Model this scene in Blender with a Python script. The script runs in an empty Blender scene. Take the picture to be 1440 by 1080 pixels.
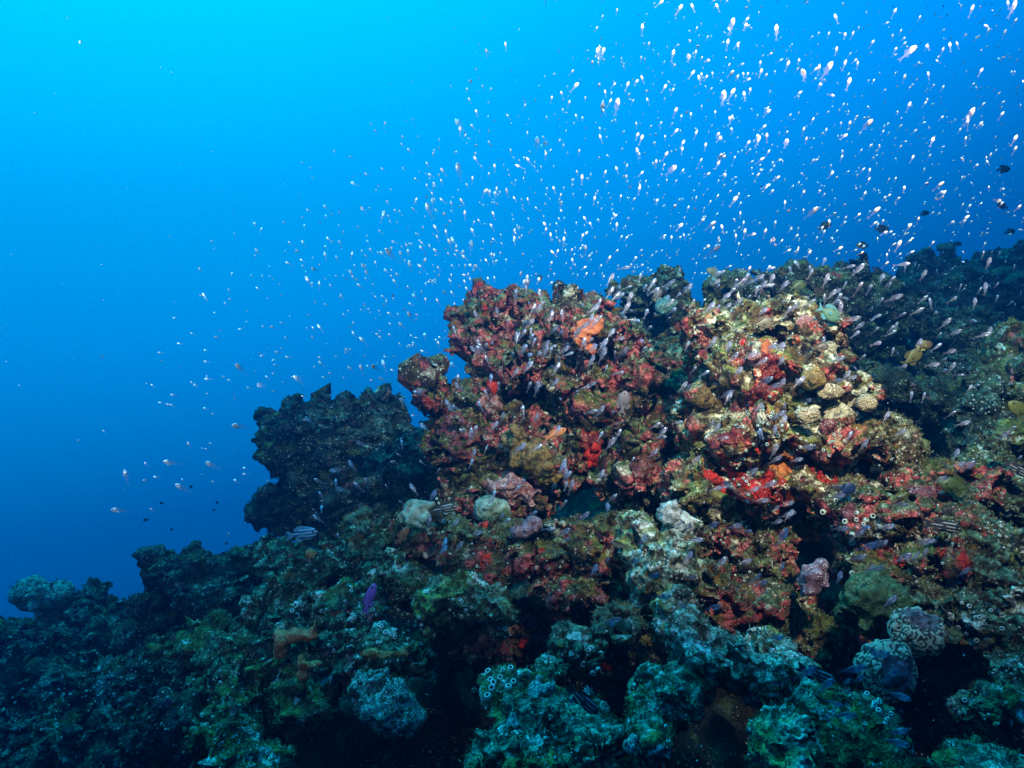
import bpy, math, random
import numpy as np
from mathutils import Vector, Matrix

C = bpy.context.scene.collection
SC = bpy.context.scene
R = math.radians

# ------------------------------------------------------------------ camera
CAM = Vector((0.0, 0.0, 1.0))
cam_d = bpy.data.cameras.new("camera")
cam_d.lens = 26.0
cam_d.sensor_width = 36.0
cam_d.clip_start = 0.02
cam_d.clip_end = 200.0
cam = bpy.data.objects.new("camera", cam_d)
cam.location = CAM
cam.rotation_euler = (R(90), 0, 0)
C.objects.link(cam)
SC.camera = cam
K = 36.0 / 26.0 / 1440.0            # metres per photo pixel at one metre

# ------------------------------------------------------------------ water light (the "sky" of this place)
W = bpy.data.worlds.new("World")
SC.world = W
W.use_nodes = True
nt = W.node_tree
nt.nodes.clear()
wo = nt.nodes.new("ShaderNodeOutputWorld")
bg = nt.nodes.new("ShaderNodeBackground")
tc = nt.nodes.new("ShaderNodeTexCoord")
nrm = nt.nodes.new("ShaderNodeVectorMath"); nrm.operation = 'NORMALIZE'
dot = nt.nodes.new("ShaderNodeVectorMath"); dot.operation = 'DOT_PRODUCT'
bd = Vector((-0.30, 0.35, 0.90)).normalized()   # where the surface light comes down strongest
dot.inputs[1].default_value = bd
mr = nt.nodes.new("ShaderNodeMapRange")
mr.inputs['From Min'].default_value = -1.0
ramp = nt.nodes.new("ShaderNodeValToRGB")
stops = [(0.0, (0.0, 0.001, 0.003)), (0.45, (0.0, 0.004, 0.04)), (0.55, (0.0, 0.026, 0.19)), (0.645, (0.0, 0.088, 0.46)),
         (0.74, (0.0, 0.31, 1.14)), (0.82, (0.0, 0.46, 1.25)), (0.885, (0.0, 0.68, 1.3)), (1.0, (0.02, 1.0, 1.5))]
el = ramp.color_ramp.elements
while len(el) < len(stops): el.new(0.5)
for e, (p, c) in zip(el, stops):
    e.position = p; e.color = (*c, 1)
bg.inputs['Strength'].default_value = 1.1
L = nt.links.new
L(tc.outputs['Generated'], nrm.inputs[0]); L(nrm.outputs[0], dot.inputs[0]); L(dot.outputs['Value'], mr.inputs['Value'])
L(mr.outputs[0], ramp.inputs[0]); L(ramp.outputs[0], bg.inputs['Color']); L(bg.outputs[0], wo.inputs[0])

# ------------------------------------------------------------------ sun filtered by the water, and the diver's strobe
sd = bpy.data.lights.new("sun", 'SUN'); sd.energy = 3.4; sd.angle = R(8); sd.color = (0.02, 0.46, 0.88)
so = bpy.data.objects.new("sun", sd); C.objects.link(so)
so.rotation_euler = Vector((0.30, -0.28, -0.90)).to_track_quat('-Z', 'Y').to_euler()
# the photograph is flash-lit: the diver's two strobes, on their arms beside and above the camera


def strobe(loc, aim, energy, size, col=(1.0, 0.47, 0.39)):
    st = bpy.data.lights.new("dive_strobe", 'SPOT'); st.energy = energy; st.spot_size = R(size); st.spot_blend = 1.0
    st.shadow_soft_size = 0.05; st.color = col
    sto = bpy.data.objects.new("dive_strobe", st); C.objects.link(sto)
    sto.location = loc
    sto.rotation_euler = (Vector(aim) - sto.location).to_track_quat('-Z', 'Y').to_euler()


strobe((0.50, 0.0, 2.25), (0.66, 2.0, 1.47), 1080.0, 66)
strobe((-0.62, 0.22, 1.22), (-0.50, 1.2, 1.40), 64.0, 100, (0.60, 0.76, 1.0))

SC.view_settings.view_transform = 'Standard'
SC.view_settings.look = 'None'
SC.view_settings.exposure = 0.0
SC.view_settings.gamma = 1.0
SC.render.engine = 'CYCLES'
cy = SC.cycles
cy.use_denoising = True
cy.max_bounces = 4; cy.diffuse_bounces = 2; cy.glossy_bounces = 2; cy.transmission_bounces = 2; cy.volume_bounces = 0
cy.transparent_max_bounces = 24
cy.caustics_reflective = False; cy.caustics_refractive = False
HAZE_DENSITY = 0.22            # the water takes out red fast, scatters a little blue

# ------------------------------------------------------------------ helpers
rng = np.random.default_rng(7)
rnd = random.Random(11)


def P(px, py, d):
    return Vector((CAM.x + (px - 720) * K * d, CAM.y + d, CAM.z + (540 - py) * K * d))


def proj(co):
    d = co[:, 1] - CAM.y
    d = np.where(d < 1e-3, 1e-3, d)
    return 720 + (co[:, 0] - CAM.x) / (K * d), 540 - (co[:, 2] - CAM.z) / (K * d), d


_perm = rng.permutation(256).astype(np.int64)
_perm = np.concatenate([_perm, _perm])
_g = rng.normal(size=(256, 3)); _g /= np.linalg.norm(_g, axis=1)[:, None]
_g = _g.astype(np.float32)


def perlin(p):
    p = p.astype(np.float32)
    i = np.floor(p).astype(np.int64); f = p - i; i &= 255
    u = f * f * f * (f * (f * 6 - 15) + 10)
    r = 0
    for dx in (0, 1):
        wx = u[:, 0] if dx else 1 - u[:, 0]
        a = _perm[(i[:, 0] + dx) & 255]
        for dy in (0, 1):
            wy = u[:, 1] if dy else 1 - u[:, 1]
            b = _perm[a + ((i[:, 1] + dy) & 255)]
            for dz in (0, 1):
                wz = u[:, 2] if dz else 1 - u[:, 2]
                g = _g[_perm[b + ((i[:, 2] + dz) & 255)]]
                r = r + wx * wy * wz * (g[:, 0] * (f[:, 0] - dx) + g[:, 1] * (f[:, 1] - dy) + g[:, 2] * (f[:, 2] - dz))
    return r * 1.6


def fbm(p, o=4):
    r = 0; a = 1.0
    for k in range(o):
        r = r + a * perlin(p * (2.03 ** k) + 17.3 * k); a *= 0.5
    return r


def vecnoise(p):
    return np.stack([perlin(p + 31.7), perlin(p + 71.3), perlin(p - 53.9)], 1)


_h = rng.random((4096, 3)).astype(np.float32)


def worley(p):
    p = p.astype(np.float32)
    i = np.floor(p).astype(np.int64); f = p - i
    best = np.full(len(p), 9.0, np.float32)
    for dx in (-1, 0, 1):
        for dy in (-1, 0, 1):
            for dz in (-1, 0, 1):
                h = ((i[:, 0] + dx) * 73856093 ^ (i[:, 1] + dy) * 19349663 ^ (i[:, 2] + dz) * 83492791) & 4095
                o = _h[h]
                q = (dx + o[:, 0] - f[:, 0]) ** 2 + (dy + o[:, 1] - f[:, 1]) ** 2 + (dz + o[:, 2] - f[:, 2]) ** 2
                np.minimum(best, q, out=best)
    return np.sqrt(best)


def sstep(a, b, x):
    t = np.clip((x - a) / (b - a), 0, 1)
    return t * t * (3 - 2 * t)


def new_mesh(name, co, faces, smooth=True, mats=(), midx=None):
    """faces: int array (n,3) or (n,4), or list of such"""
    if not isinstance(faces, (list, tuple)): faces = [faces]
    faces = [np.asarray(f, np.int32) for f in faces if len(f)]
    me = bpy.data.meshes.new(name)
    me.vertices.add(len(co))
    me.vertices.foreach_set("co", np.asarray(co, np.float32).ravel())
    loops = np.concatenate([f.ravel() for f in faces])
    cnt = np.concatenate([np.full(len(f), f.shape[1], np.int32) for f in faces])
    start = np.concatenate([[0], np.cumsum(cnt)[:-1]]).astype(np.int32)
    me.loops.add(len(loops)); me.loops.foreach_set("vertex_index", loops)
    me.polygons.add(len(cnt)); me.polygons.foreach_set("loop_start", start)
    me.polygons.foreach_set("loop_total", cnt)
    me.polygons.foreach_set("use_smooth", np.full(len(cnt), smooth))
    for m in mats: me.materials.append(m)
    if midx is not None: me.polygons.foreach_set("material_index", np.asarray(midx, np.int32))
    me.update(calc_edges=True)
    return me


def obj(name, me, parent=None, loc=None):
    o = bpy.data.objects.new(name, me)
    C.objects.link(o)
    if parent: o.parent = parent
    if loc is not None: o.location = loc
    return o


def tag(o, label=None, cat=None, group=None, kind=None):
    if label: o['label'] = label
    if cat: o['category'] = cat
    if group: o['group'] = group
    if kind: o['kind'] = kind
    return o


def get_co(me):
    a = np.empty(len(me.vertices) * 3, np.float32); me.vertices.foreach_get("co", a); return a.reshape(-1, 3)


def get_no(me):
    a = np.empty(len(me.vertices) * 3, np.float32); me.vertex_normals.foreach_get("vector", a); return a.reshape(-1, 3)


def set_co(me, co):
    me.vertices.foreach_set("co", np.asarray(co, np.float32).ravel()); me.update()


def attr(me, name, vals):
    a = me.attributes.new(name, 'FLOAT', 'POINT'); a.data.foreach_set("value", np.asarray(vals, np.float32))


def ico(sub):
    import bmesh
    b = bmesh.new(); bmesh.ops.create_icosphere(b, subdivisions=sub, radius=1)
    v = np.array([q.co[:] for q in b.verts], np.float32); f = np.array([[q.index for q in x.verts] for x in b.faces], np.int32)
    b.free(); return v, f


ICO = {k: ico(k) for k in (1, 2, 3, 4, 5)}

# ------------------------------------------------------------------ materials


class NT:
    def __init__(s, name):
        s.m = bpy.data.materials.new(name); s.m.use_nodes = True
        s.t = s.m.node_tree; s.t.nodes.clear()
        s.out = s.n("ShaderNodeOutputMaterial")

    def n(s, kind, **kw):
        x = s.t.nodes.new(kind)
        for k, v in kw.items(): setattr(x, k, v)
        return x

    def l(s, a, b): s.t.links.new(a, b)

    def geo(s):
        if not hasattr(s, '_g'): s._g = s.n("ShaderNodeNewGeometry")
        return s._g

    def noise(s, scale, detail=4, rough=0.55, off=0.0, vec=None, dist=0.0):
        v = s.n("ShaderNodeVectorMath", operation='ADD'); v.inputs[1].default_value = (off, off * 1.7, -off)
        s.l(vec or s.geo().outputs['Position'], v.inputs[0])
        x = s.n("ShaderNodeTexNoise"); x.inputs['Scale'].default_value = scale
        x.inputs['Detail'].default_value = detail; x.inputs['Roughness'].default_value = rough
        x.inputs['Distortion'].default_value = dist
        s.l(v.outputs[0], x.inputs['Vector']); return x.outputs['Fac']

    def vor(s, scale, feature='F1', out='Distance', rand=1.0):
        x = s.n("ShaderNodeTexVoronoi", feature=feature); x.inputs['Scale'].default_value = scale
        x.inputs['Randomness'].default_value = rand
        s.l(s.geo().outputs['Position'], x.inputs['Vector']); return x.outputs[out]

    def rng(s, v, a, b, c=0.0, d=1.0, smooth=True):
        x = s.n("ShaderNodeMapRange", interpolation_type='SMOOTHSTEP' if smooth else 'LINEAR')
        for k, val in zip(('From Min', 'From Max', 'To Min', 'To Max'), (a, b, c, d)): x.inputs[k].default_value = val
        s.l(v, x.inputs['Value']); return x.outputs[0]

    def math(s, op, a, b=None):
        x = s.n("ShaderNodeMath", operation=op)
        for i, v in enumerate((a, b)):
            if v is None: continue
            if isinstance(v, (int, float)): x.inputs[i].default_value = v
            else: s.l(v, x.inputs[i])
        return x.outputs[0]

    def mix(s, f, a, b, bt='MIX'):
        x = s.n("ShaderNodeMix", data_type='RGBA', blend_type=bt)
        for i, v in ((0, f), (6, a), (7, b)):
            if isinstance(v, (int, float)): x.inputs[i].default_value = v
            elif isinstance(v, tuple): x.inputs[i].default_value = (*v, 1)
            else: s.l(v, x.inputs[i])
        return x.outputs[2]

    def sep(s, vec):
        x = s.n("ShaderNodeSeparateXYZ"); s.l(vec, x.inputs[0]); return x.outputs

    def attr(s, name):
        return s.n("ShaderNodeAttribute", attribute_name=name).outputs['Fac']

    def bump(s, h, strength, dist):
        x = s.n("ShaderNodeBump"); x.inputs['Strength'].default_value = strength; x.inputs['Distance'].default_value = dist
        s.l(h, x.inputs['Height']); return x.outputs[0]

    def bsdf(s, col, rough=0.8, spec=0.25, bump=None, metal=0.0, sss=0.0, link=True):
        b = s.n("ShaderNodeBsdfPrincipled")
        if isinstance(col, tuple): b.inputs['Base Color'].default_value = (*col, 1)
        else: s.l(col, b.inputs['Base Color'])
        b.inputs['Roughness'].default_value = rough
        b.inputs['Specular IOR Level'].default_value = spec
        b.inputs['Metallic'].default_value = metal
        if sss:
            b.inputs['Subsurface Weight'].default_value = sss; b.inputs['Subsurface Scale'].default_value = 0.01
        if bump is not None: s.l(bump, b.inputs['Normal'])
        if link: s.l(b.outputs[0], s.out.inputs['Surface'])
        return b


def reef_material(name, off, turf=(0.12, 0.15, 0.085), pale=(0.55, 0.52, 0.42), base=(0.025, 0.014, 0.014), mid=(0.08, 0.055, 0.032),
                  pink=(0.24, 0.065, 0.08), pink_t=0.50, red_t=0.63, pale_t=0.60, turf_t=0.40, red=(0.42, 0.02, 0.015), speck=0.55, ochre=0.75):
    s = NT(name)
    nz = s.sep(s.geo().outputs['Normal'])[2]
    nm = s.noise(13, 6, 0.65, off)
    nf = s.noise(55, 5, 0.7, off + 3)
    col = s.mix(s.rng(nm, 0.36, 0.62), base, mid)
    # ochre algae stains
    col = s.mix(s.math('MULTIPLY', s.rng(s.noise(17, 4, 0.6, off + 9), 0.54, 0.64), ochre), col, (0.20, 0.11, 0.025))
    # coralline crusts, mostly on steep faces
    pk = s.rng(s.noise(10, 7, 0.66, off + 5), pink_t, pink_t + 0.07)
    pk = s.math('MULTIPLY', pk, s.rng(nz, 0.85, 0.25, 0.15, 1.0))
    pc = s.mix(s.rng(nf, 0.38, 0.62), pink, tuple(min(1, 1.9 * c + 0.05) for c in pink))
    col = s.mix(pk, col, pc)
    # turf algae on faces that look up
    tf = s.math('MULTIPLY', s.rng(nz, -0.05, 0.65), s.rng(s.noise(10, 6, 0.65, off + 21), turf_t, turf_t + 0.12))
    tcol = s.mix(s.rng(nf, 0.35, 0.65), tuple(0.42 * c for c in turf), tuple(1.55 * c for c in turf))
    lum = sum(turf) / 3
    tcol = s.mix(s.math('MULTIPLY', s.rng(s.noise(5.5, 4, 0.6, off + 71), 0.48, 0.60), 0.85), tcol, s.mix(nf, (0.5 * lum, 0.6 * lum, 0.06 * lum), (1.8 * lum, 1.9 * lum, 0.3 * lum)))
    col = s.mix(tf, col, tcol)
    # sponge film
    col = s.mix(s.rng(s.noise(6, 5, 0.55, off + 33), red_t, red_t + 0.03), col, red)
    # pale crusts
    pf = s.rng(s.noise(15, 7, 0.72, off + 41), pale_t, pale_t + 0.05)
    col = s.mix(s.math('MULTIPLY', pf, s.rng(nz, -0.3, 0.3, 0.3, 1.0)), col, s.mix(s.rng(nf, 0.4, 0.6), tuple(0.6 * c for c in pale), pale))
    # fine speckle of polyps, shell grit and holes
    vd = s.n("ShaderNodeTexVoronoi"); vd.inputs['Scale'].default_value = 150
    s.l(s.geo().outputs['Position'], vd.inputs['Vector'])
    vc = s.sep(vd.outputs['Color'])
    sp = s.math('MULTIPLY', s.rng(vd.outputs['Distance'], 0.42, 0.22), s.rng(vc[0], 1 - speck * 0.45, 1 - speck * 0.45 + 0.05))
    sp = s.math('MULTIPLY', sp, s.rng(s.noise(9, 3, 0.5, off + 51), 0.45, 0.6))
    col = s.mix(s.math('MULTIPLY', sp, 0.9), col, s.mix(vc[1], (0.50, 0.52, 0.46), (0.62, 0.45, 0.40)))
    fine = s.math('MULTIPLY', s.rng(nf, 0.30, 0.72, 0.25, 1.9, False), s.rng(s.noise(26, 4, 0.6, off + 61), 0.30, 0.70, 0.45, 1.6, False))
    cmb = s.n("ShaderNodeCombineXYZ")
    for i_ in range(3): s.l(fine, cmb.inputs[i_])
    col = s.mix(0.9, col, cmb.outputs[0], 'MULTIPLY')
    h = s.math('ADD', s.math('MULTIPLY', nf, 1.0), s.math('MULTIPLY', s.noise(190, 3, 0.6, off), 0.5))
    h = s.math('ADD', h, s.math('MULTIPLY', vd.outputs['Distance'], -0.4))
    s.bsdf(col, 0.85, 0.2, s.bump(h, 0.9, 0.012))
    return s.m


M_warm = reef_material("crusted_reef_red", 0.0, turf=(0.085, 0.105, 0.05), pink=(0.26, 0.038, 0.042), pink_t=0.472, pale_t=0.575, red_t=0.66, red=(0.30, 0.02, 0.015))
M_bright = reef_material("crusted_reef_cream", 4.0, turf=(0.19, 0.19, 0.10), pale=(0.74, 0.66, 0.48), pink=(0.32, 0.045, 0.04), pink_t=0.51,
                         pale_t=0.535, red_t=0.61, turf_t=0.42, mid=(0.16, 0.10, 0.04))
M_green = reef_material("crusted_reef_green", 8.0, base=(0.02, 0.018, 0.016), turf=(0.065, 0.12, 0.075), pale=(0.50, 0.58, 0.50), pink_t=0.58, pale_t=0.562, red_t=0.70, turf_t=0.36, mid=(0.05, 0.055, 0.03))
M_dark = reef_material("crusted_reef_dark", 12.0, base=(0.008, 0.014, 0.018), turf=(0.035, 0.075, 0.06), pale=(0.28, 0.42, 0.42), pink=(0.10, 0.05, 0.09), pink_t=0.60, pale_t=0.60, red_t=0.80, ochre=0.1, turf_t=0.42, mid=(0.016, 0.032, 0.034), speck=0.8)  # blue-green darkening: dim light and water haze put into the rock colour
M_pale = reef_material("crusted_reef_pale", 20.0, base=(0.03, 0.03, 0.025), turf=(0.10, 0.18, 0.125), pale=(0.62, 0.70, 0.62), pink_t=0.62, pale_t=0.55, red_t=0.72, turf_t=0.30, mid=(0.06, 0.075, 0.05), speck=0.7)
M_spine = reef_material("crusted_reef_spine", 24.0, base=(0.05, 0.05, 0.04), turf=(0.19, 0.29, 0.22), pale=(0.66, 0.72, 0.66), pink_t=0.62, pale_t=0.53, red_t=0.74, turf_t=0.26, mid=(0.12, 0.13, 0.09), speck=0.7)
M_base = reef_material("reef_rock", 16.0, base=(0.006, 0.006, 0.007), turf=(0.03, 0.05, 0.04), pale=(0.4, 0.42, 0.36), pink=(0.10, 0.015, 0.02), pink_t=0.60, pale_t=0.66, red_t=0.8, ochre=0.1, turf_t=0.52, mid=(0.014, 0.013, 0.012))  # near-black colour carries the deep shade of the hollows between the heads


def crust_material(name, a, b, scale=40, dot=None, rough=0.6, bump=0.6):
    s = NT(name)
    n = s.noise(scale, 5, 0.65)
    n2 = s.noise(scale * 4, 3, 0.6, 7)
    col = s.mix(s.rng(n, 0.35, 0.65), a, b)
    if dot:
        col = s.mix(s.math('MULTIPLY', s.rng(s.vor(scale * 4.5), 0.42, 0.25), s.rng(s.noise(scale * 0.6, 2, 0.5, 3), 0.42, 0.55)), col, dot)
    s.bsdf(col, rough, 0.3, s.bump(s.math('ADD', n, n2), bump, 0.008))
    return s.m


M_redsp = crust_material("red_sponge", (0.42, 0.012, 0.01), (0.70, 0.04, 0.015), 60)
M_deepred = crust_material("deep_red_sponge", (0.08, 0.006, 0.008), (0.27, 0.022, 0.018), 50, dot=(0.6, 0.3, 0.2))
M_orange = crust_material("orange_sponge", (0.36, 0.055, 0.015), (0.74, 0.22, 0.08), 55)
M_rust = crust_material("rust_sponge", (0.30, 0.06, 0.015), (0.58, 0.16, 0.04), 45, dot=(0.5, 0.4, 0.15))
M_maroon = crust_material("maroon_crust", (0.07, 0.014, 0.02), (0.24, 0.06, 0.07), 45, dot=(0.5, 0.42, 0.38))
M_pink = crust_material("pink_crust", (0.20, 0.045, 0.05), (0.46, 0.20, 0.18), 55, dot=(0.75, 0.62, 0.58))
M_white = crust_material("bleached_coral", (0.16, 0.20, 0.18), (0.62, 0.66, 0.62), 45)
M_paleg = crust_material("pale_green_coral", (0.10, 0.15, 0.10), (0.40, 0.46, 0.36), 45)
M_greenm = crust_material("green_coral", (0.012, 0.04, 0.015), (0.055, 0.125, 0.05), 60, dot=(0.16, 0.30, 0.15))
M_ochre = crust_material("ochre_coral", (0.12, 0.07, 0.02), (0.36, 0.24, 0.07), 50, dot=(0.6, 0.5, 0.25))
M_cream = crust_material("cream_coral", (0.30, 0.24, 0.15), (0.66, 0.58, 0.40), 80)
M_brown = crust_material("golden_brown_coral", (0.04, 0.02, 0.006), (0.28, 0.16, 0.05), 70, dot=(0.45, 0.36, 0.14))
M_violet = crust_material("violet_crust", (0.10, 0.04, 0.06), (0.30, 0.18, 0.22), 50, dot=(0.7, 0.62, 0.66))
M_turq = crust_material("turquoise_coral", (0.03, 0.08, 0.07), (0.16, 0.30, 0.26), 60, dot=(0.6, 0.72, 0.66))

s = NT("groove_coral")
rg = s.attr("ridge")
col = s.mix(s.rng(rg, 0.35, 0.6), (0.03, 0.04, 0.03), s.mix(s.noise(30, 4, 0.6), (0.14, 0.24, 0.17), (0.42, 0.50, 0.38)))
col = s.mix(s.attr("patch"), col, s.mix(s.rng(s.noise(45, 5, 0.7), 0.38, 0.62), (0.015, 0.02, 0.022), (0.16, 0.15, 0.19)))
s.bsdf(col, 0.7, 0.3, s.bump(s.noise(220, 3, 0.6), 0.4, 0.004))
M_groove = s.m
s = NT("ribbed_coral")
rg = s.attr("ridge")
s.bsdf(s.mix(s.rng(rg, 0.3, 0.6), (0.16, 0.09, 0.03), s.mix(s.noise(30, 4, 0.6), (0.34, 0.28, 0.17), (0.66, 0.60, 0.44))), 0.7, 0.3)
M_rib = s.m
s = NT("turf_blades")
s.bsdf(s.mix(s.rng(s.noise(8, 3), 0.38, 0.62), (0.05, 0.055, 0.02), (0.18, 0.20, 0.10)), 0.8, 0.15)
M_turf = s.m
s = NT("pale_polyps")
s.bsdf(s.mix(s.rng(s.noise(6, 3), 0.4, 0.6), (0.34, 0.42, 0.36), (0.66, 0.64, 0.56)), 0.6, 0.3)
M_polyp = s.m
s = NT("sea_squirt_tunic")
s.bsdf(s.mix(s.rng(s.noise(9, 3), 0.4, 0.6), (0.26, 0.36, 0.33), (0.56, 0.60, 0.53)), 0.35, 0.5)
M_tunic = s.m
s = NT("sea_squirt_inside")
s.bsdf((0.02, 0.035, 0.03), 0.6, 0.2)
M_inside = s.m

# glassy fish: silver head and gut, the tail half nearly clear
s = NT("glassy_fish_skin")
sil = s.attr("silver")
b1 = s.bsdf(s.mix(s.noise(300, 2, 0.5), (0.66, 0.68, 0.74), (0.92, 0.90, 0.92)), 0.22, 0.9, metal=0.15, link=False)
b2 = s.bsdf((0.26, 0.27, 0.36), 0.35, 0.5, link=False)
tr = s.n("ShaderNodeBsdfTransparent")
m1 = s.n("ShaderNodeMixShader"); m1.inputs[0].default_value = 0.16
s.l(tr.outputs[0], m1.inputs[1]); s.l(b2.outputs[0], m1.inputs[2])
m2 = s.n("ShaderNodeMixShader"); s.l(sil, m2.inputs[0]); s.l(m1.outputs[0], m2.inputs[1]); s.l(b1.outputs[0], m2.inputs[2])
s.l(m2.outputs[0], s.out.inputs['Surface'])
M_glass = s.m
s = NT("glassy_fish_skin_shaded")  # darker, bluer copy of the skin: weaker light by the reef put into colour
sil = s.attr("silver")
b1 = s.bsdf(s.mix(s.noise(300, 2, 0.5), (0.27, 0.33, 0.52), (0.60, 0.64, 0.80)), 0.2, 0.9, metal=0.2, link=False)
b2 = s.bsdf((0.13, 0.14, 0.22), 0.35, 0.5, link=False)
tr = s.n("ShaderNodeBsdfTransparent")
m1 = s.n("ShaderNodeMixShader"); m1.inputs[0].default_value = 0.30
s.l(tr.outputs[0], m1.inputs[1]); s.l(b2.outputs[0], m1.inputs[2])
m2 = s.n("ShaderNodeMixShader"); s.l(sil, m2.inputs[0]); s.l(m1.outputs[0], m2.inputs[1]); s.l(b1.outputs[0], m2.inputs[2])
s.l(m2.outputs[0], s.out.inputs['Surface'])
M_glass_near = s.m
s = NT("clear_fin")
b2 = s.bsdf((0.45, 0.45, 0.52), 0.4, 0.4, link=False)
tr = s.n("ShaderNodeBsdfTransparent"); m1 = s.n("ShaderNodeMixShader"); m1.inputs[0].default_value = 0.04
s.l(tr.outputs[0], m1.inputs[1]); s.l(b2.outputs[0], m1.inputs[2]); s.l(m1.outputs[0], s.out.inputs['Surface'])
M_fin = s.m
s = NT("fish_eye"); s.bsdf((0.008, 0.008, 0.012), 0.1, 0.8); M_eye = s.m


def flat_mat(name, col, rough=0.45, spec=0.4):
    s = NT(name); n = s.noise(120, 3, 0.5)
    s.bsdf(s.mix(n, tuple(0.75 * c for c in col), tuple(min(1, 1.25 * c) for c in col)), rough, spec); return s.m


def striped_mat(name, a, b, freq):
    s = NT(name)
    t = s.n("ShaderNodeTexCoord")
    z = s.sep(t.outputs['Object'])[2]
    w = s.math('SINE', s.math('MULTIPLY', z, freq))
    s.bsdf(s.mix(s.rng(w, 0.35, 0.75), a, b), 0.45, 0.4); return s.m


# ------------------------------------------------------------------ rocks
ROCKS = []


def blob_shape(blobs, seed, lumps, lump_r=(0.2, 0.45), nodules=700, foot=True):
    g = np.random.default_rng(seed)
    v3, f3 = ICO[3]; v2, f2 = ICO[2]
    vs, fs, n = [], [], 0
    cs = []
    for b in blobs:
        px, py, d, rx, ry = b[:5]
        rx *= K * d; ry *= K * d
        rd = b[5] if len(b) > 5 else 0.5 * (rx + ry)
        c = np.array(P(px, py, d)); r = np.array([rx, rd, ry])
        cs.append((c, r))
        vs.append(v3 * r + c); fs.append(f3 + n); n += len(v3)
        if foot and nodules:                        # a narrower foot down to the slope
            vs.append(v3 * (r * np.array([.7, .8, 1.0])) + c + np.array([0, 0.08, -0.75 * r[2] - 0.03])); fs.append(f3 + n); n += len(v3)
    wts = np.array([r[0] * r[2] for _, r in cs]); wts /= wts.sum()
    for _ in range(lumps):
        c, r = cs[g.choice(len(cs), p=wts)]
        u = g.normal(size=3); u[1] -= 0.5; u[2] += 0.15; u /= np.linalg.norm(u)
        q = float(np.mean(r)) * g.uniform(*lump_r)
        sq = g.uniform(0.7, 1.3, 3) * q
        vs.append(v2 * sq + c + u * r * g.uniform(0.85, 1.03)); fs.append(f2 + n); n += len(v2)
    v1, f1 = ICO[1]
    for c, r in cs:
        for _ in range(int(min(160, 4 * math.pi * r[0] * r[2] * nodules))):
            u = g.normal(size=3); u[1] -= 0.6; u /= np.linalg.norm(u)
            q = g.uniform(.006, .024) * g.uniform(.6, 1)
            vs.append(v1 * (q * g.uniform(.7, 1.4, 3)) + c + u * r * g.uniform(.97, 1.08)); fs.append(f1 + n); n += len(v1)
    return np.concatenate(vs), np.concatenate(fs)


def rough_up(me, mean_r, amp, off=0.0, knob=0.045, ledge=1.0):
    co = get_co(me)
    big = max(0.05, min(0.28, mean_r * 1.3))
    co = co + vecnoise(co / big + off) * (0.26 * big) * amp
    co = co + vecnoise(co / (big * 0.42) + off * 2) * (0.11 * big) * amp
    set_co(me, co)
    k = 1.0 * amp
    # shelves: crusts grow out over hollows, tilted like the reef
    if ledge:
        no = get_no(me)
        ph = (co[:, 2] - 0.28 * co[:, 0] + 0.06 * fbm(co / 0.16 + off, 3)) / (0.075 + 0.25 * mean_r)
        fr = ph - np.floor(ph)
        saw = np.where(fr > 0.25, 1 - (fr - 0.25) / 0.75, fr / 0.25)
        hz_ = no * np.array([1, 1, 0.15])
        msk = sstep(-0.25, 0.25, perlin(co / 0.14 + off + 50))
        co = co + hz_ * ((saw - 0.55) * (0.02 + 0.16 * mean_r) * msk * k * ledge)[:, None]
        set_co(me, co)
    no = get_no(me)
    w = worley(co / knob + off)
    var = 0.35 + 0.95 * sstep(-0.3, 0.35, perlin(co / 0.10 + off + 13))
    d = fbm(co / 0.11 + off, 3) * 0.018 * k + (0.55 - w) * 0.46 * knob * k * var
    pit = sstep(0.18, 0.50, perlin(co / 0.075 + 40 + off))
    d = d - pit * 0.036 * k
    pit = sstep(0.25, 0.5, perlin(co / 0.03 + 90 + off))
    d = d - pit * 0.012 * k
    co = co + no * d[:, None]
    set_co(me, co)
    no = get_no(me)
    w2 = worley(co / 0.017 + off)
    d = ((0.5 - w2) * 0.010 + perlin(co / 0.010 + 3) * 0.003) * var - np.abs(perlin(co / 0.026 + 9)) * 0.007
    co = co + no * d[:, None] * k
    set_co(me, co)


def rock(name, label, cat, blobs, mat, seed, lumps=30, amp=1.0, vox=None, knob=0.045, group=None, lump_r=(0.2, 0.45), keep=True, foot=True, ledge=1.0, nod=700):
    dmin = min(b[2] for b in blobs)
    vox = vox or 0.0024 * dmin
    v, f = blob_shape(blobs, seed, lumps, lump_r, nod if keep and mat is not M_turq else 0, foot)
    me = new_mesh(name, v, f)
    o = bpy.data.objects.new("tmp", me); C.objects.link(o)
    m = o.modifiers.new("r", 'REMESH'); m.mode = 'VOXEL'; m.voxel_size = vox; m.use_smooth_shade = True
    dg = bpy.context.evaluated_depsgraph_get()
    me2 = bpy.data.meshes.new_from_object(o.evaluated_get(dg))
    bpy.data.objects.remove(o); bpy.data.meshes.remove(me)
    me2.name = name
    mr_ = float(np.mean([(b[3] + b[4]) * 0.5 * K * b[2] for b in blobs]))
    rough_up(me2, mr_, amp, seed * 1.37, knob, ledge if keep and mr_ > .03 else 0.0)
    co = get_co(me2)
    base = Vector((float(co[:, 0].mean()), float(co[:, 1].mean()), float(co[:, 2].min())))
    set_co(me2, co - np.array(base))
    me2.polygons.foreach_set("use_smooth", np.ones(len(me2.polygons), bool))
    me2.materials.clear(); me2.materials.append(mat)
    o = obj(name, me2, loc=base)
    tag(o, label, cat, group)
    if keep: ROCKS.append(o)
    return o


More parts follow.
